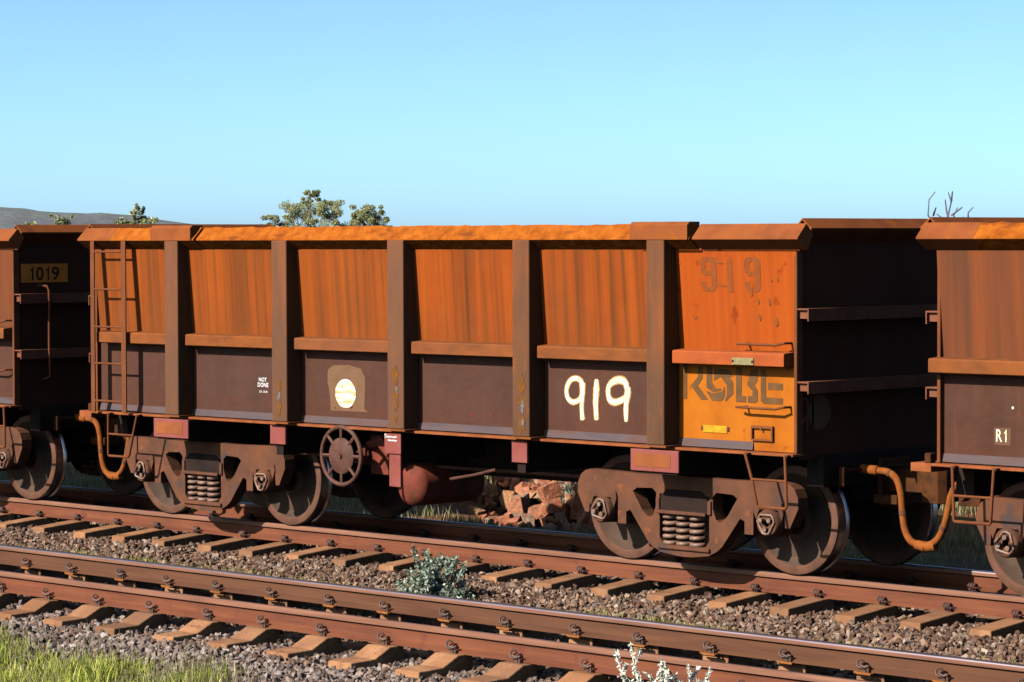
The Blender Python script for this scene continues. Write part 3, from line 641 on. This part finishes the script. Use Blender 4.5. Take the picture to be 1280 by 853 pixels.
        t.add([(-.174, -1.4046, 1.05), (-.15, -1.4046, 1.05), (-.15, -1.4046, 1.058), (-.174, -1.4046, 1.058)], [(0, 1, 2, 3)])
        t.build('writing', 'white_paint', pl)
    # corner steps
    def step(pts, rung):
        m = MB(); m.tube([(x, -1.385, z) for x, z in pts], .013, 8); m.cyl((rung[0], -1.385, rung[2]), (rung[1], -1.385, rung[2]), .011, 8)
        for x in (pts[0][0], pts[-1][0]): m.box(x-.02, x+.02, -1.385, -1.30, 1.075, 1.09)
        m.build('step', 'ladder_brown', R, smooth=40)
    step([(4.21, 1.085), (4.285, .87), (4.335, .66), (4.35, .643), (4.64, .643), (4.655, .66), (4.648, .87), (4.638, 1.085)], (4.28, 4.65, .872))
    if opt.get('ladder'):
        step([(-4.382, 1.085), (-4.385, .66), (-4.375, .642), (-4.06, .642), (-4.04, .66), (-3.97, .885), (-3.905, 1.085)], (-4.385, -3.975, .87))
        L = MB()
        lad = box('ladder', 'ladder_brown', R, -4.64, -4.575, -1.408, -1.392, 1.0945, 2.884, .004)
        MB().box(-4.13, -4.055, -1.408, -1.392, 1.0945, 2.884).build('ladder_rail', 'ladder_brown', lad, bevel=.004)
        for z in (2.771, 2.38, 1.988, 1.605, 1.213): MB().cyl((-4.575, -1.40, z), (-4.13, -1.40, z), .011, 8).build('rung', 'ladder_brown', lad, smooth=40)
    else:
        step([(-4.51, 1.085), (-4.495, .66), (-4.485, .65), (-4.155, .65), (-4.145, .66), (-4.115, 1.085)], (-4.50, -4.13, .855))
    # grab irons at the right hand corner
    for z, x0, x1 in ((2.005, 4.05, 4.57), (1.468, 4.04, 4.565)):
        MB().tube([(x0, -1.30, z), (x0+.05, -1.315, z), (x1-.09, -1.315, z-.004), (x1-.01, -1.30, z+.014), (x1, -1.21, z+.014)], .011, 8).build('grab_iron', 'ladder_brown', R, smooth=45).data
        MB().tube([(x0+.06, -1.315, z), (x0+.06, -1.20, z)], .010, 6).build('grab_bracket', 'ladder_brown', R, smooth=45)
    # brake gear
    hw = MB(); R1 = .277
    hw.tube([(R1*math.cos(a), 0, R1*math.sin(a)) for a in [2*math.pi*k/40 for k in range(40)]], .021, 8, closed=True)
    for k in range(8):
        a = 2*math.pi*(k+.5)/8+.4; hw.tube([(.15*math.cos(a), .0, .15*math.sin(a)), (R1*math.cos(a), 0, R1*math.sin(a))], .017, 6)
    hw.lathe([(-.012, 0.001), (-.014, .03), (-.012, .165), (-.004, .175), (.008, .175), (.01, .001)], (0, 0, 0), 1, 28); hw.cyl((0, -.03, 0), (0, .3, 0), .022, 10)
    hwo = hw.build('handbrake_wheel', 'handwheel_brown', R, smooth=40, loc=(-.868, -1.32, .81))
    gb = MB(); gb.box(-.80, -.55, -1.0, -.80, .62, 1.0); gb.prism([(-.80, .93), (-.58, 1.0), (-.44, .86), (-.50, .80), (-.62, .9), (-.75, .88)], 1, -1.08, -1.0); gb.cyl((-.868, -1.05, .81), (-.868, -.85, .81), .09, 14)
    gb.build('handbrake_gearbox', 'tank_red', R, bevel=.01)
    br = MB(); br.tube([(-2.3, -.95, .74), (-1.9, -.95, .77), (-.9, -1.0, .76)], .012, 6); br.tube([(.2, -.9, .62), (.55, -.92, .68), (.8, -.9, .74)], .014, 6); br.cyl((-2.2, -.55, .68), (2.3, -.55, .70), .018, 8)
    br.build('brake_rod', 'handwheel_brown', R, smooth=40)
    tk = MB(); tk.lathe([(0, .002), (.010, .08), (.035, .15), (.075, .195), (.105, .205), (.85, .205), (.89, .19), (.93, .1), (.94, .002)], (-.43, -.88, .52), 1, 36)
    tk.build('air_tank', 'tank_red', R, smooth=40)
    for y in (-.6, -.0): MB().box(-.61, -.25, y-.03, y+.03, .74, 1.075).build('tank_strap', 'under_shade_dark', R)
    if opt.get('deco'): opt['deco'](R)
    for x in (-3.246, 3.255):
        if not BOGIE_USED: BOGIE.parent = R; BOGIE.location = (x, 0, 0); BOGIE_USED.append(1)
        else: c = copy_tree(BOGIE, R); c.location = (x, 0, 0)
    return R
BOGIE_USED = []
LOGO = [[(3.373, 1.80), (3.424, 1.80), (3.424, 1.511), (3.38, 1.509)],
 [(3.546, 1.80), (3.599, 1.80), (3.599, 1.693), (3.546, 1.631), (3.661, 1.512), (3.582, 1.509), (3.467, 1.629), (3.546, 1.705)],
 [(3.644, 1.80), (3.706, 1.80), (3.706, 1.658), (3.75, 1.612), (3.806, 1.61), (3.8, 1.593), (3.706, 1.581), (3.644, 1.617)],
 [(3.728, 1.78), (3.90, 1.78), (3.939, 1.717), (3.795, 1.712), (3.728, 1.676)],
 [(3.806, 1.711), (3.9, 1.714), (3.941, 1.67), (3.941, 1.572), (3.861, 1.505), (3.85, 1.507), (3.87, 1.569), (3.87, 1.646)],
 [(3.638, 1.587), (3.706, 1.57), (3.817, 1.585), (3.845, 1.633), (3.85, 1.577), (3.839, 1.53), (3.806, 1.505), (3.706, 1.505)],
 [(3.972, 1.80), (4.033, 1.80), (4.033, 1.558), (4.082, 1.558), (4.082, 1.505), (3.972, 1.505)],
 [(4.142, 1.79), (4.207, 1.79), (4.207, 1.695), (4.175, 1.652), (4.21, 1.607), (4.21, 1.522), (4.186, 1.502), (4.102, 1.503), (4.102, 1.559), (4.153, 1.561), (4.153, 1.605), (4.091, 1.653)],
 [(4.243, 1.79), (4.294, 1.79), (4.3, 1.555), (4.481, 1.553), (4.478, 1.5), (4.273, 1.499), (4.243, 1.523)],
 [(4.321, 1.678), (4.481, 1.676), (4.481, 1.62), (4.321, 1.621)]]
def deco_919(R):
    y = -1.2185
    m = MB()
    for p in LOGO: m.add([(a, y, b) for a, b in p], [tuple(range(len(p)))])
    m.build('logo_lettering', 'logo_grey', R)
    ring_a = [(2.194, 1.599), (2.168, 1.632), (2.117, 1.647), (2.057, 1.632), (2.014, 1.58), (2.001, 1.523), (2.018, 1.467), (2.065, 1.435), (2.116, 1.438), (2.170, 1.468), (2.190, 1.51)]
    stem_a = [(2.194, 1.612), (2.196, 1.536), (2.187, 1.428), (2.189, 1.341), (2.199, 1.275)]
    one = [(2.366, 1.648), (2.364, 1.56), (2.355, 1.447), (2.359, 1.36), (2.365, 1.282)]
    ring_b = [(2.728, 1.573), (2.708, 1.628), (2.65, 1.65), (2.574, 1.635), (2.515, 1.59), (2.505, 1.527), (2.528, 1.470), (2.582, 1.450), (2.657, 1.468), (2.716, 1.504), (2.728, 1.545)]
    stem_b = [(2.733, 1.591), (2.737, 1.536), (2.72, 1.448), (2.716, 1.361), (2.718, 1.281)]
    m = MB()
    for p, w in ((ring_a, .040), (stem_a, [.06, .052, .042, .040, .048]), (one, [.034, .058, .052, .044, .046]), (ring_b, [.05, .055, .06, .055, .044, .044, .052, .052, .048, .044, .05]), (stem_b, [.055, .06, .048, .046, .03])):
        w2 = [k*1.38 for k in w] if isinstance(w, list) else w*1.45
        ribbon(m, p, w2, -1.2172-.0004*len(m.V)/9000, 0); ribbon(m, p, w, -1.2190-.0003*len(m.V)/9000, 1)
    m.build('spray_number', ['spray_halo', 'spray_cream'], R)
    # faded stencilled number high on the corner panel, leaning with the plate
    st = MB(); yf = lambda z: -1.285+.02+(2.795-z)/.91*.065-.003
    def glyph(x, segs):
        for q in segs: st.add([(x+a, yf(b), b) for a, b in q], [tuple(range(len(q)))])
    nine = [[(0, 2.70), (.03, 2.735), (.083, 2.738), (.083, 2.70), (.058, 2.685), (.058, 2.632), (.083, 2.612), (.083, 2.578), (.045, 2.575), (.008, 2.61)],
            [(.093, 2.738), (.145, 2.735), (.178, 2.70), (.178, 2.48), (.145, 2.442), (.093, 2.439), (.093, 2.475), (.118, 2.49), (.122, 2.53), (.122, 2.575), (.093, 2.578), (.093, 2.612), (.118, 2.632), (.118, 2.685), (.093, 2.70)],
            [(.0, 2.526), (.055, 2.526), (.058, 2.49), (.083, 2.475), (.083, 2.439), (.035, 2.445), (.005, 2.48)]]
    glyph(3.607, nine); glyph(4.09, nine); glyph(3.905, [[(0, 2.70), (.03, 2.735), (.055, 2.71), (.058, 2.436), (.005, 2.438)]])
    st.build('stencilled_number', 'stencil_faded', R)
    # scars
    sp = MB()
    for x, z, w, h in ((3.82, 2.69, .05, .012), (3.83, 2.50, .06, .012), (4.23, 2.37, .018, .03), (4.35, 2.36, .02, .035), (4.45, 2.55, .014, .03), (4.24, 2.23, .02, .03), (4.42, 2.19, .02, .045), (3.52, 2.22, .03, .02), (3.37, 2.68, .012, .015), (4.38, 2.54, .012, .014), (4.16, 2.43, .014, .03)):
        k = 10; sp.add([(x+w*math.cos(2*math.pi*t/k)*random.uniform(.6, 1.2), yf(z)-.0015, z+h*math.sin(2*math.pi*t/k)*random.uniform(.6, 1.2)-.2*w*math.cos(2*math.pi*t/k)) for t in range(k)], [tuple(range(k))])
    tag(sp.build('paint_scar', 'stencil_faded', R), kind='stuff')
    # little rust blisters in rows along the lower plates
    bl = MB()
    for i in range(5):
        x = POSTS[i-1][1]+.3 if i else -4.3
        while x < POSTS[i][0]:
            r = random.uniform(.010, .022); z = 1.275+random.uniform(-.02, .02); k = 8
            if not (i == 2 and False): bl.add([(x+r*math.cos(2*math.pi*t/k)*random.uniform(.6, 1.2), -1.2166-.0001*i, z+r*math.sin(2*math.pi*t/k)*random.uniform(.7, 1.4)) for t in range(k)], [tuple(range(k))])
            x += random.uniform(.16, .26)
    tag(bl.build('rust_blister', 'rust_spot', R), kind='stuff')
    m = MB(); m.add([(a, -1.2163, b) for a, b in [(-1.169, 1.629), (-1.098, 1.672), (-.877, 1.683), (-.698, 1.649), (-.64, 1.563), (-.652, 1.265), (-.593, 1.237), (-1.131, 1.233), (-1.14, 1.383), (-1.175, 1.519)]], [tuple(range(10))])
    m.build('repainted_patch', 'patch_tan', R)
    k = 32; m = MB(); m.add([(-.914+.146*math.cos(2*math.pi*t/k), -1.2205, 1.405+.140*math.sin(2*math.pi*t/k)) for t in range(k)], [tuple(range(k))])
    m.build('white_disc', 'disc_white', R)
    text_side('small_lettering', 'white_paint', R, 'NOT', -2.185, 1.482, .040, y, bold=.02, width=.118)
    text_side('small_lettering', 'white_paint', R, 'DONE', -2.202, 1.428, .044, y, bold=.02, width=.160)
    text_side('small_lettering', 'white_paint', R, '21-2-8', -2.18, 1.372, .020, y, bold=.02, width=.122)
    box('tag_plate', 'plate_silver', R, 4.048, 4.281, -1.366, -1.3555, 1.829, 1.889, .002)
    t = MB()
    for x in (4.06, 4.27): t.box(x-.008, x+.008, -1.370, -1.3665, 1.85, 1.868)
    t.build('rivet', 'black_paint', R)
    box('yellow_plate', 'plate_yellow', R, 3.605, 3.875, -1.222, -1.2155, 1.232, 1.293, .002)
    t = MB()
    for x in (3.598, 3.885): t.box(x-.012, x+.012, -1.226, -1.2155, 1.25, 1.285)
    t.build('plate_bolt', 'bogie_cast', R)
    fr = MB(); fr.box(4.152, 4.386, -1.24, -1.2155, 1.29, 1.312); fr.box(4.152, 4.386, -1.24, -1.2155, 1.185, 1.200); fr.box(4.152, 4.166, -1.24, -1.2155, 1.2005, 1.2895); fr.box(4.368, 4.386, -1.24, -1.2155, 1.2005, 1.2895); fr.box(4.255, 4.27, -1.245, -1.2405, 1.27, 1.30)
    fr.build('card_holder', 'ledge_rust', R)
    # chalky marks on the shaded end wall
    xe = 4.6455; m = MB()
    ring = [(-1.09, 1.50), (-1.11, 1.545), (-1.15, 1.55), (-1.185, 1.49), (-1.185, 1.40), (-1.15, 1.36), (-1.11, 1.41)]
    m.add([(xe, -.93+.15*math.cos(2*math.pi*t/28), 1.43+.15*math.sin(2*math.pi*t/28)) for t in range(28)], [tuple(range(28))])
    q = MB(); ribbon(q, ring, .022, 0); ribbon(q, [(-1.09, 1.54), (-1.09, 1.40), (-1.10, 1.28)], .022, .0002); ribbon(q, [(-1.02, 1.57), (-1.02, 1.30)], .022, 0)
    m.add([(xe+v[1], v[0]-.0, v[2]) for v in q.V], q.F); m.build('end_marking', 'patch_tan', R)
def deco_1019(R):
    xe = 4.6455
    b = box('number_board', 'sign_orange', R, xe, xe+.012, -1.15, -.52, 2.43, 2.635, 0)
    vs, fs = digits('1019', .15, .105, .026); w = vs[:, 0].max(); vs[:, 0] *= .40/w
    MB().add([(xe+.0145, -1.04+a, 2.452+c) for a, c in vs], fs).build('number_lettering', 'black_paint', b)
    MB().tube([(xe+.02, -.93, 2.40), (xe+.14, -.90, 2.39), (xe+.16, -.89, 2.34), (xe+.155, -.89, 1.75), (xe+.155, -.88, 1.40), (xe+.02, -.87, 1.36)], .013, 8).build('end_handrail', 'ladder_brown', R, smooth=45)
def deco_r1(R):
    y = -1.219
    vs, fs = digits('R1', .098, .056, .014); MB().add([(6.63-10.84+a, y, 1.288+b) for a, b in vs], fs).build('small_lettering', 'spray_cream', R)
    k = 10; m = MB(); m.add([(6.786-10.84+.012*math.cos(2*math.pi*t/k), y, 1.561+.012*math.sin(2*math.pi*t/k)) for t in range(k)], [tuple(range(k))]); m.build('paint_dot', 'white_paint', R)
    m = MB(); m.add([(a-10.84, y+.0012, b) for a, b in ((6.615, 1.262), (6.765, 1.262), (6.77, 1.40), (6.61, 1.40))], [(0, 1, 2, 3)]); m.build('paint_patch', 'patch_dim', R)
wagon(0, 'whole rusty ore wagon in the middle, spray painted 919, with orange corner panel', dict(ladder=True, corner=True, deco=deco_919), True)
wagon(-10.84, 'ore wagon cut off at the left edge, its shaded end carrying the 1019 number board', dict(ladder=True, upper='rust_faded', deco=deco_1019), False)
wagon(10.84, 'ore wagon cut off at the right edge, marked R1 low on its side', dict(ladder=False, upper='rust_faded', deco=deco_r1), False)

# ------------------------------------------------------------------ vegetation and rocks
def blades(x, y, h, w, lean=.5):
    n = len(x); z = gz(x, y)-.01; a = rng.uniform(0, 2*np.pi, n); b = rng.uniform(0, 2*np.pi, n); L = rng.uniform(.1, lean, n)*h
    dx, dy = np.cos(a)*w/2, np.sin(a)*w/2; lx, ly = np.cos(b)*L, np.sin(b)*L
    P = np.stack([np.stack([x-dx, y-dy, z], 1), np.stack([x+dx, y+dy, z], 1),
                  np.stack([x-dx*.7+lx*.35, y-dy*.7+ly*.35, z+h*.6], 1), np.stack([x+dx*.7+lx*.35, y+dy*.7+ly*.35, z+h*.6], 1),
                  np.stack([x+lx, y+ly, z+h], 1)], 1)
    T = np.array([(0, 1, 3), (0, 3, 2), (2, 3, 4)])
    return P.reshape(-1, 3), (T[None]+5*np.arange(n)[:, None, None]).reshape(-1, 3)
def grass(name, label, mat, clumps, w=.008, clear=None):
    Vs = []; Ts = []; o = 0
    for (cx, cy, rx, ry, n, h0, h1) in clumps:
        x = rng.normal(cx, rx, n); y = rng.normal(cy, ry, n)
        if clear is not None: k = np.hypot(x-clear[0], (y-clear[1])*1.3) > clear[2]; x, y = x[k], y[k]; n = len(x)
        V, T = blades(x, y, rng.uniform(h0, h1, n), rng.uniform(.6, 1.4, n)*w); Vs.append(V); Ts.append(T+o); o += len(V)
    tag(link(name, np_mesh(name, np.concatenate(Vs), np.concatenate(Ts), mat)), label, 'grass', kind='stuff')
cl = []
for i in range(190): cl.append((random.uniform(-1.3, 3.1), random.uniform(-8.3, -6.35), .13, .10, 300, .05, random.choice((.12, .18, .24))))
for i in range(30): cl.append((random.uniform(-1.6, 1.8), random.uniform(-6.9, -6.15), .12, .10, 90, .04, .13))
grass('foreground_grass', 'green grass beside the foreground track at lower left', 'grass_green', cl, .009)
cl = []
for i in range(150): cl.append((random.uniform(-1.4, 3.6), random.uniform(-8.2, -6.25), .18, .13, 100, .05, random.choice((.14, .22, .3))))
grass('dry_grass', 'straw coloured dry stalks among the foreground grass at lower left', 'grass_dry', cl, .006)
cl = []
for i in range(120): x = random.uniform(-8, 8.5); cl.append((x, -2.05+random.uniform(-.12, .22), .18, .06, random.choice((15, 40, 110)), .03, .11))
grass('grass_between_tracks', 'thin fringe of low grass between the two tracks', 'grass_green', cl, .006)
cl = []
for i in range(9): cl.append((random.uniform(-4.0, -2.3), random.uniform(3.2, 3.9), .12, .08, 60, .05, .16))
for i in range(150): cl.append((random.uniform(-15, 3), random.uniform(2.2, 5.4), .3, .25, 100, .05, .16))
for i in range(110): cl.append((random.uniform(-15, 4), random.uniform(5.9, 8.5), .35, .3, 130, .08, .26))
grass('grass_behind_train', 'grass growing behind the train, seen under the wagons', 'grass_dry', cl, .012, (-4.2, 5.0, 1.55))

def rock_mesh(seed):
    r = np.random.default_rng(seed); b = bmesh.new()
    pts = np.array([(i, j, k) for i in (-1, 1) for j in (-1, 1) for k in (-1, 1)], float)*.62+r.normal(0, .17, (8, 3)); pts = np.concatenate([pts, r.uniform(-.7, .7, (3, 3))])
    for p in pts: b.verts.new(p)
    h = bmesh.ops.convex_hull(b, input=b.verts)
    bmesh.ops.delete(b, geom=[v for v in b.verts if not v.link_faces], context='VERTS')
    bmesh.ops.bevel(b, geom=list(b.edges), offset=.025, segments=1, affect='EDGES')
    me = bpy.data.meshes.new('rock'); b.to_mesh(me); b.free(); me.materials.append(MT['boulder_red']); me.polygons.foreach_set('use_smooth', [False]*len(me.polygons)); return me
RM = [rock_mesh(k) for k in range(9)]
def rock_pile(cx, cy):
    R = tag(empty('rock_pile', (cx, cy, -.66)), 'pile of red brown broken boulders behind the train, seen under wagon 919', 'rock pile')
    rr = random.Random(5)
    big = [(-.75, .0, .10, .40, .3, .20), (-.2, -.05, .12, .50, .3, .22), (.35, .0, .12, .42, .3, .22), (.85, .1, .10, .38, .3, .2), (-.5, .25, .30, .36, .3, .2), (0, .25, .34, .40, .3, .2), (.45, .3, .33, .42, .3, .18), (.95, .35, .28, .35, .3, .2), (-.85, .45, .36, .3, .25, .18), (-.25, .5, .50, .34, .3, .18), (.25, .55, .52, .36, .3, .16), (.7, .6, .48, .3, .25, .16), (-1.2, .2, .12, .28, .25, .18), (1.3, .3, .15, .3, .25, .2), (-.05, .8, .58, .3, .26, .14), (-1.3, .6, .36, .3, .25, .16), (-1.65, .7, .36, .28, .25, .16)]
    for i, (x, y, z, a, b, c) in enumerate(big):
        o = link('rock', RM[i % 9], R, 0, (x, y, z)); o.scale = (a*.45, b*.56, c*.78); o.rotation_euler = (rr.uniform(-.4, .4), rr.uniform(-.45, .45), rr.uniform(-.8, .8))
    for i in range(300-len(big)):
        x = rr.uniform(-2.6, 1.7); y = rr.uniform(-.35, 1.3); s = rr.uniform(.04, .15)
        o = link('rock', RM[i % 9], R, 0, (x, y, .08+max(0, y)*.48+rr.uniform(0, .10))); o.scale = (s*1.3, s, s*.8); o.rotation_euler = (rr.uniform(0, 6), rr.uniform(0, 6), rr.uniform(0, 6))
rock_pile(-4.05, 4.75)

SCRUB = (-3.95, 5.35)
def leaf_cloud(centres, radii, n, ls, flat=.6):
    idx = rng.integers(0, len(centres), n); c = np.array(centres)[idx]; rd = np.array(radii)[idx]
    d = rng.normal(size=(n, 3)); d /= np.linalg.norm(d, axis=1)[:, None]; p = c+d*(rng.uniform(0, 1, n)**.45)[:, None]*rd
    R = rot_mats(n); L = rng.uniform(.7, 1.3, n)*ls
    q = np.array([(-.5, 0, 0), (0, -.5*flat, 0), (.5, 0, .06), (0, .5*flat, 0)])
    P = np.einsum('nij,kj->nki', R, q)*L[:, None, None]+p[:, None]
    T = np.array([(0, 1, 2), (0, 2, 3)]); return P.reshape(-1, 3), (T[None]+4*np.arange(n)[:, None, None]).reshape(-1, 3)
def tree(name, label, cat, base, blobs, n, ls, group=None, leafmat='leaf_eucalypt', flat=.5):
    # blobs: (dx,dy,z,rx,rz) foliage clumps relative to base
    R = tag(empty(name, base), label, cat, group); rr = random.Random(len(label))
    t = MB(); top = max(b[2] for b in blobs)
    trunk = [(0, 0, -.3), (.05*top, 0, top*.25), (-.02*top, .02*top, top*.5)]
    t.tube(trunk, [.05*top*.6, .036*top*.6, .024*top*.6], 8)
    cs = []; rs = []
    for (dx, dy, z, rx, rz) in blobs:
        t.tube([trunk[-1], (dx*.55, dy*.55, (z+top*.5)*.5), (dx, dy, z)], [.014*top*.6, .009*top*.6, .004*top*.6], 5)
        for k in range(15):
            g_ = lambda k_: max(-1.3, min(1.3, rr.gauss(0, 1)))*k_; e = (dx+g_(rx*.55), dy+g_(rx*.55), z+g_(rz*.5)); cs.append(e); q = rr.uniform(.14, .34); rs.append((rx*q, rx*q, rz*q))
            t.tube([(dx, dy, z), e], [.004*top*.6, .002*top*.5], 4)
    t.build('trunk', 'bark', R, smooth=50)
    V, T = leaf_cloud(cs, rs, n, ls, flat); link('crown', np_mesh('crown', V, T, leafmat), R)
    return R
tree('gum_tree', 'larger grey green tree rising behind the middle wagon top, left of its neighbour', 'tree', (-69.2, 60, -.9),
     [(-2.0, 0, 4.35, .75, .5), (-1.2, .3, 4.75, .9, .7), (-.4, 0, 4.6, .9, .8), (.5, .2, 4.85, .8, .6), (1.3, 0, 4.75, .8, .75), (.2, -.2, 5.5, .4, .3), (-1.6, -.3, 3.8, .9, .6), (0, 0, 3.9, 1.2, .6), (1.5, 0, 3.9, .9, .6), (-2.6, 0, 3.7, .5, .4)], 30000, .07, 'trees behind the train')
tree('gum_tree', 'smaller round tree rising behind the wagon top, right of its neighbour', 'tree', (-65.9, 60, -.9),
     [(0, 0, 4.75, .6, .45), (-.35, 0, 4.5, .55, .5), (.35, .1, 4.55, .55, .5), (0, 0, 4.0, .7, .6)], 14000, .066, 'trees behind the train')
tree('distant_bush', 'small dark green bush top above the left end of the middle wagon', 'bush', (-55.5, 40, -.8),
     [(0, 0, 4.35, .35, .3), (.1, 0, 4.65, .18, .22), (-.7, 0, 4.2, .4, .25), (.65, 0, 4.15, .4, .25), (0, 0, 3.7, .9, .5)], 2600, .10, 'bushes behind the train')
tree('distant_bush', 'faint green bush top above the gap by the left wagon', 'bush', (-59.5, 40, -.8),
     [(0, 0, 4.3, .35, .3), (-.2, 0, 4.05, .35, .3), (.3, 0, 4.05, .3, .25), (0, 0, 3.5, .6, .5)], 1500, .10, 'bushes behind the train')
tree('distant_bush', 'low pale green bush top just showing above the leftmost wagon', 'bush', (-61.3, 40, -.8),
     [(0, 0, 4.1, .4, .25), (.4, 0, 4.0, .3, .2), (0, 0, 3.5, .6, .5)], 1200, .10, 'bushes behind the train')
def dead_tree(base):
    R = tag(empty('dead_tree', base), 'bare grey twigs of a dead tree above the right wagon', 'tree'); rr = random.Random(2); t = MB()
    t.tube([(0, 0, -.2), (.05, 0, 1.6), (0, 0, 3.4)], [.06, .04, .028], 7)
    for pts in ([(-.0, 3.4), (-.25, 3.75), (-.42, 4.05), (-.40, 4.35), (-.36, 4.5)], [(.1, 3.7), (-.08, 3.95), (-.25, 4.08)], [(.0, 3.6), (-.02, 4.05), (.06, 4.3), (.05, 4.48)], [(0, 3.4), (.25, 3.75), (.1, 4.05), (.15, 4.2)], [(.0, 3.3), (.35, 3.72), (.38, 3.95)], [(.1, 3.4), (.5, 3.75), (.55, 4.1), (.6, 4.2)], [(.1, 4.05), (.35, 4.2)], [(-.42, 4.05), (-.3, 4.2)], [(.06, 4.3), (.14, 4.5)], [(-.1, 3.6), (-.3, 3.7), (-.36, 3.85)], [(.0, 3.95), (-.12, 4.15), (-.1, 4.35)], [(.2, 3.7), (.42, 3.9), (.44, 4.05)], [(.15, 3.9), (.3, 4.02)], [(-.25, 3.75), (-.12, 3.98)], [(.4, 3.6), (.75, 3.85), (.8, 4.0)]):
        t.tube([(x*.95, rr.uniform(-.1, .1), z) for x, z in pts], [.022*(1-i/len(pts)*.75) for i in range(len(pts))], 5)
    t.build('trunk', 'dead_wood', R, smooth=50)
dead_tree((-12.6, 25, -.75))

def saltbush(x, y):
    R = tag(empty('saltbush', (x, y, float(gz(x, y)))), 'grey green saltbush growing in the ballast between the tracks', 'shrub'); rr = random.Random(9)
    t = MB(); cs = []; rs = []
    for i in range(46):
        a = rr.uniform(0, 6.28); d = rr.uniform(.05, .42); h = rr.uniform(.12, .40)*(1-.5*(d/.42)**2)+.03; p = (d*math.cos(a)*1.15, d*math.sin(a)*.75, h)
        t.tube([(p[0]*.2, p[1]*.2, -.02), (p[0]*.7, p[1]*.7, h*.6), p], [.007, .005, .003], 5)
        for k in range(5): s = .35+.65*k/4; cs.append((p[0]*s, p[1]*s, h*s)); rs.append((.045, .045, .05))
    for (dx, h) in ((-.28, .50), (-.08, .47), (.1, .44), (.3, .45), (.42, .38), (.2, .42)):
        t.tube([(dx*.3, 0, .1), (dx*.8, 0, h*.7), (dx, 0, h)], [.006, .005, .003], 5)
        for k in range(5): cs.append((dx*(.75+.05*k), 0, h*(.7+.075*k))); rs.append((.035, .035, .035))
    t.build('stems', 'bark', R); V, T = leaf_cloud(cs, rs, 4200, .042, .45); link('foliage', np_mesh('foliage', V, T, 'leaf_saltbush'), R)
saltbush(1.12, -2.03)
def scrub(x, y):
    R = tag(empty('scrub_bush', (x, y, float(gz(x, y))+.05)), 'straggly grey green scrub on the rock pile behind the train', 'shrub'); rr = random.Random(21); t = MB(); cs = []; rs = []
    for i in range(30):
        a = rr.uniform(0, 6.28); d = rr.uniform(.05, .3); h = rr.uniform(.2, .62); p = (d*math.cos(a), d*math.sin(a), h); t.tube([(0, 0, 0), (p[0]*.5, p[1]*.5, h*.55), p], [.008, .005, .003], 4)
        for k in range(4): q = .4+.2*k; cs.append((p[0]*q, p[1]*q, h*q)); rs.append((.05, .05, .06))
    t.build('stems', 'bark', R); V, T = leaf_cloud(cs, rs, 1500, .05, .4); link('foliage', np_mesh('foliage', V, T, 'leaf_saltbush'), R)
scrub(*SCRUB)
def paleshrub(x, y):
    z0 = float(gz(x, y)); R = tag(empty('pale_shrub', (x, y, z0)), 'dry shrub with whitish twigs at the bottom edge in front of the foreground track', 'shrub'); rr = random.Random(4)
    t = MB(); Vs = []; Ts = []; o = 0
    def stem(pts, r):
        nonlocal o
        t.tube(pts, [r*(1-.55*i/len(pts)) for i in range(len(pts))], 5)
        P = [Vector(p) for p in pts]; cs = []
        for i in range(len(P)-1):
            for k in range(7): cs.append(tuple(P[i].lerp(P[i+1], k/7)))
        cs = cs[4:]
        V, T = leaf_cloud(cs, [(.016, .016, .016)]*len(cs), len(cs)*4, .036, .4); Vs.append(V); Ts.append(T+o); o += len(V)
    for (dx, h, dy) in ((-.44, .60, 0), (-.34, .66, .05), (-.22, .50, -.05), (-.12, .52, .1), (-.02, .58, 0), (.06, .57, -.06), (.18, .55, .04), (.30, .42, .1), (.40, .56, 0), (.50, .40, -.1), (-.3, .35, -.15), (.1, .38, -.15), (.6, .28, .0), (-.55, .3, .1), (.35, .3, -.2)):
        h *= .86; p = [(dx*.25, dy, 0), (dx*.65+rr.gauss(0, .02), dy, h*.45), (dx*.9+rr.gauss(0, .02), dy, h*.75), (dx, dy, h)]; stem(p, .007)
        for k in range(2):
            q = Vector(p[2]).lerp(Vector(p[1]), rr.random()*.6); e = q+Vector((rr.gauss(0, .07), rr.gauss(0, .05), rr.uniform(.05, .13))); stem([tuple(q), tuple(q.lerp(e, .5)), tuple(e)], .005)
    t.build('stems', 'twig_pale', R, smooth=50); link('foliage', np_mesh('foliage', np.concatenate(Vs), np.concatenate(Ts), 'leaf_pale'), R)
paleshrub(7.28, -5.95)

# ------------------------------------------------------------------ far hills
def hills():
    m = MB(); xs = np.linspace(-1500, -600, 91); v = []; Y0 = 700
    def ridge(x):
        b = np.interp(x, [-1500, -1150, -966, -935, -919, -890, -857, -835, -800, -700, -600], [20, 18, 15.8, 14.0, 13.5, 12.3, 9.8, 7.6, 4, 1, -2])
        return b+.35*math.sin(x*.09)+.2*math.sin(x*.27)
    rows = [(-160, -.15), (-110, .18), (-60, .55), (-20, .86), (0, 1), (60, .9), (200, .3), (300, -.2)]
    for dy, k in rows:
        for x in xs: v.append((x-dy*1.22, Y0+dy, -4+(ridge(x)+4)*max(k, 0)+(.9*math.sin(x*.05+dy*.03)+.5*math.sin(x*.13-dy*.05) if 0 < k < 1 else 0)-(3 if k < 0 else 0)))
    n = len(xs); f = [(j*n+i, j*n+i+1, (j+1)*n+i+1, (j+1)*n+i) for j in range(len(rows)-1) for i in range(n-1)]
    tag(m.add(v, f).build('hills', 'hill_haze', smooth=60), 'low grey brown hill on the skyline at far left', kind='structure')
hills()
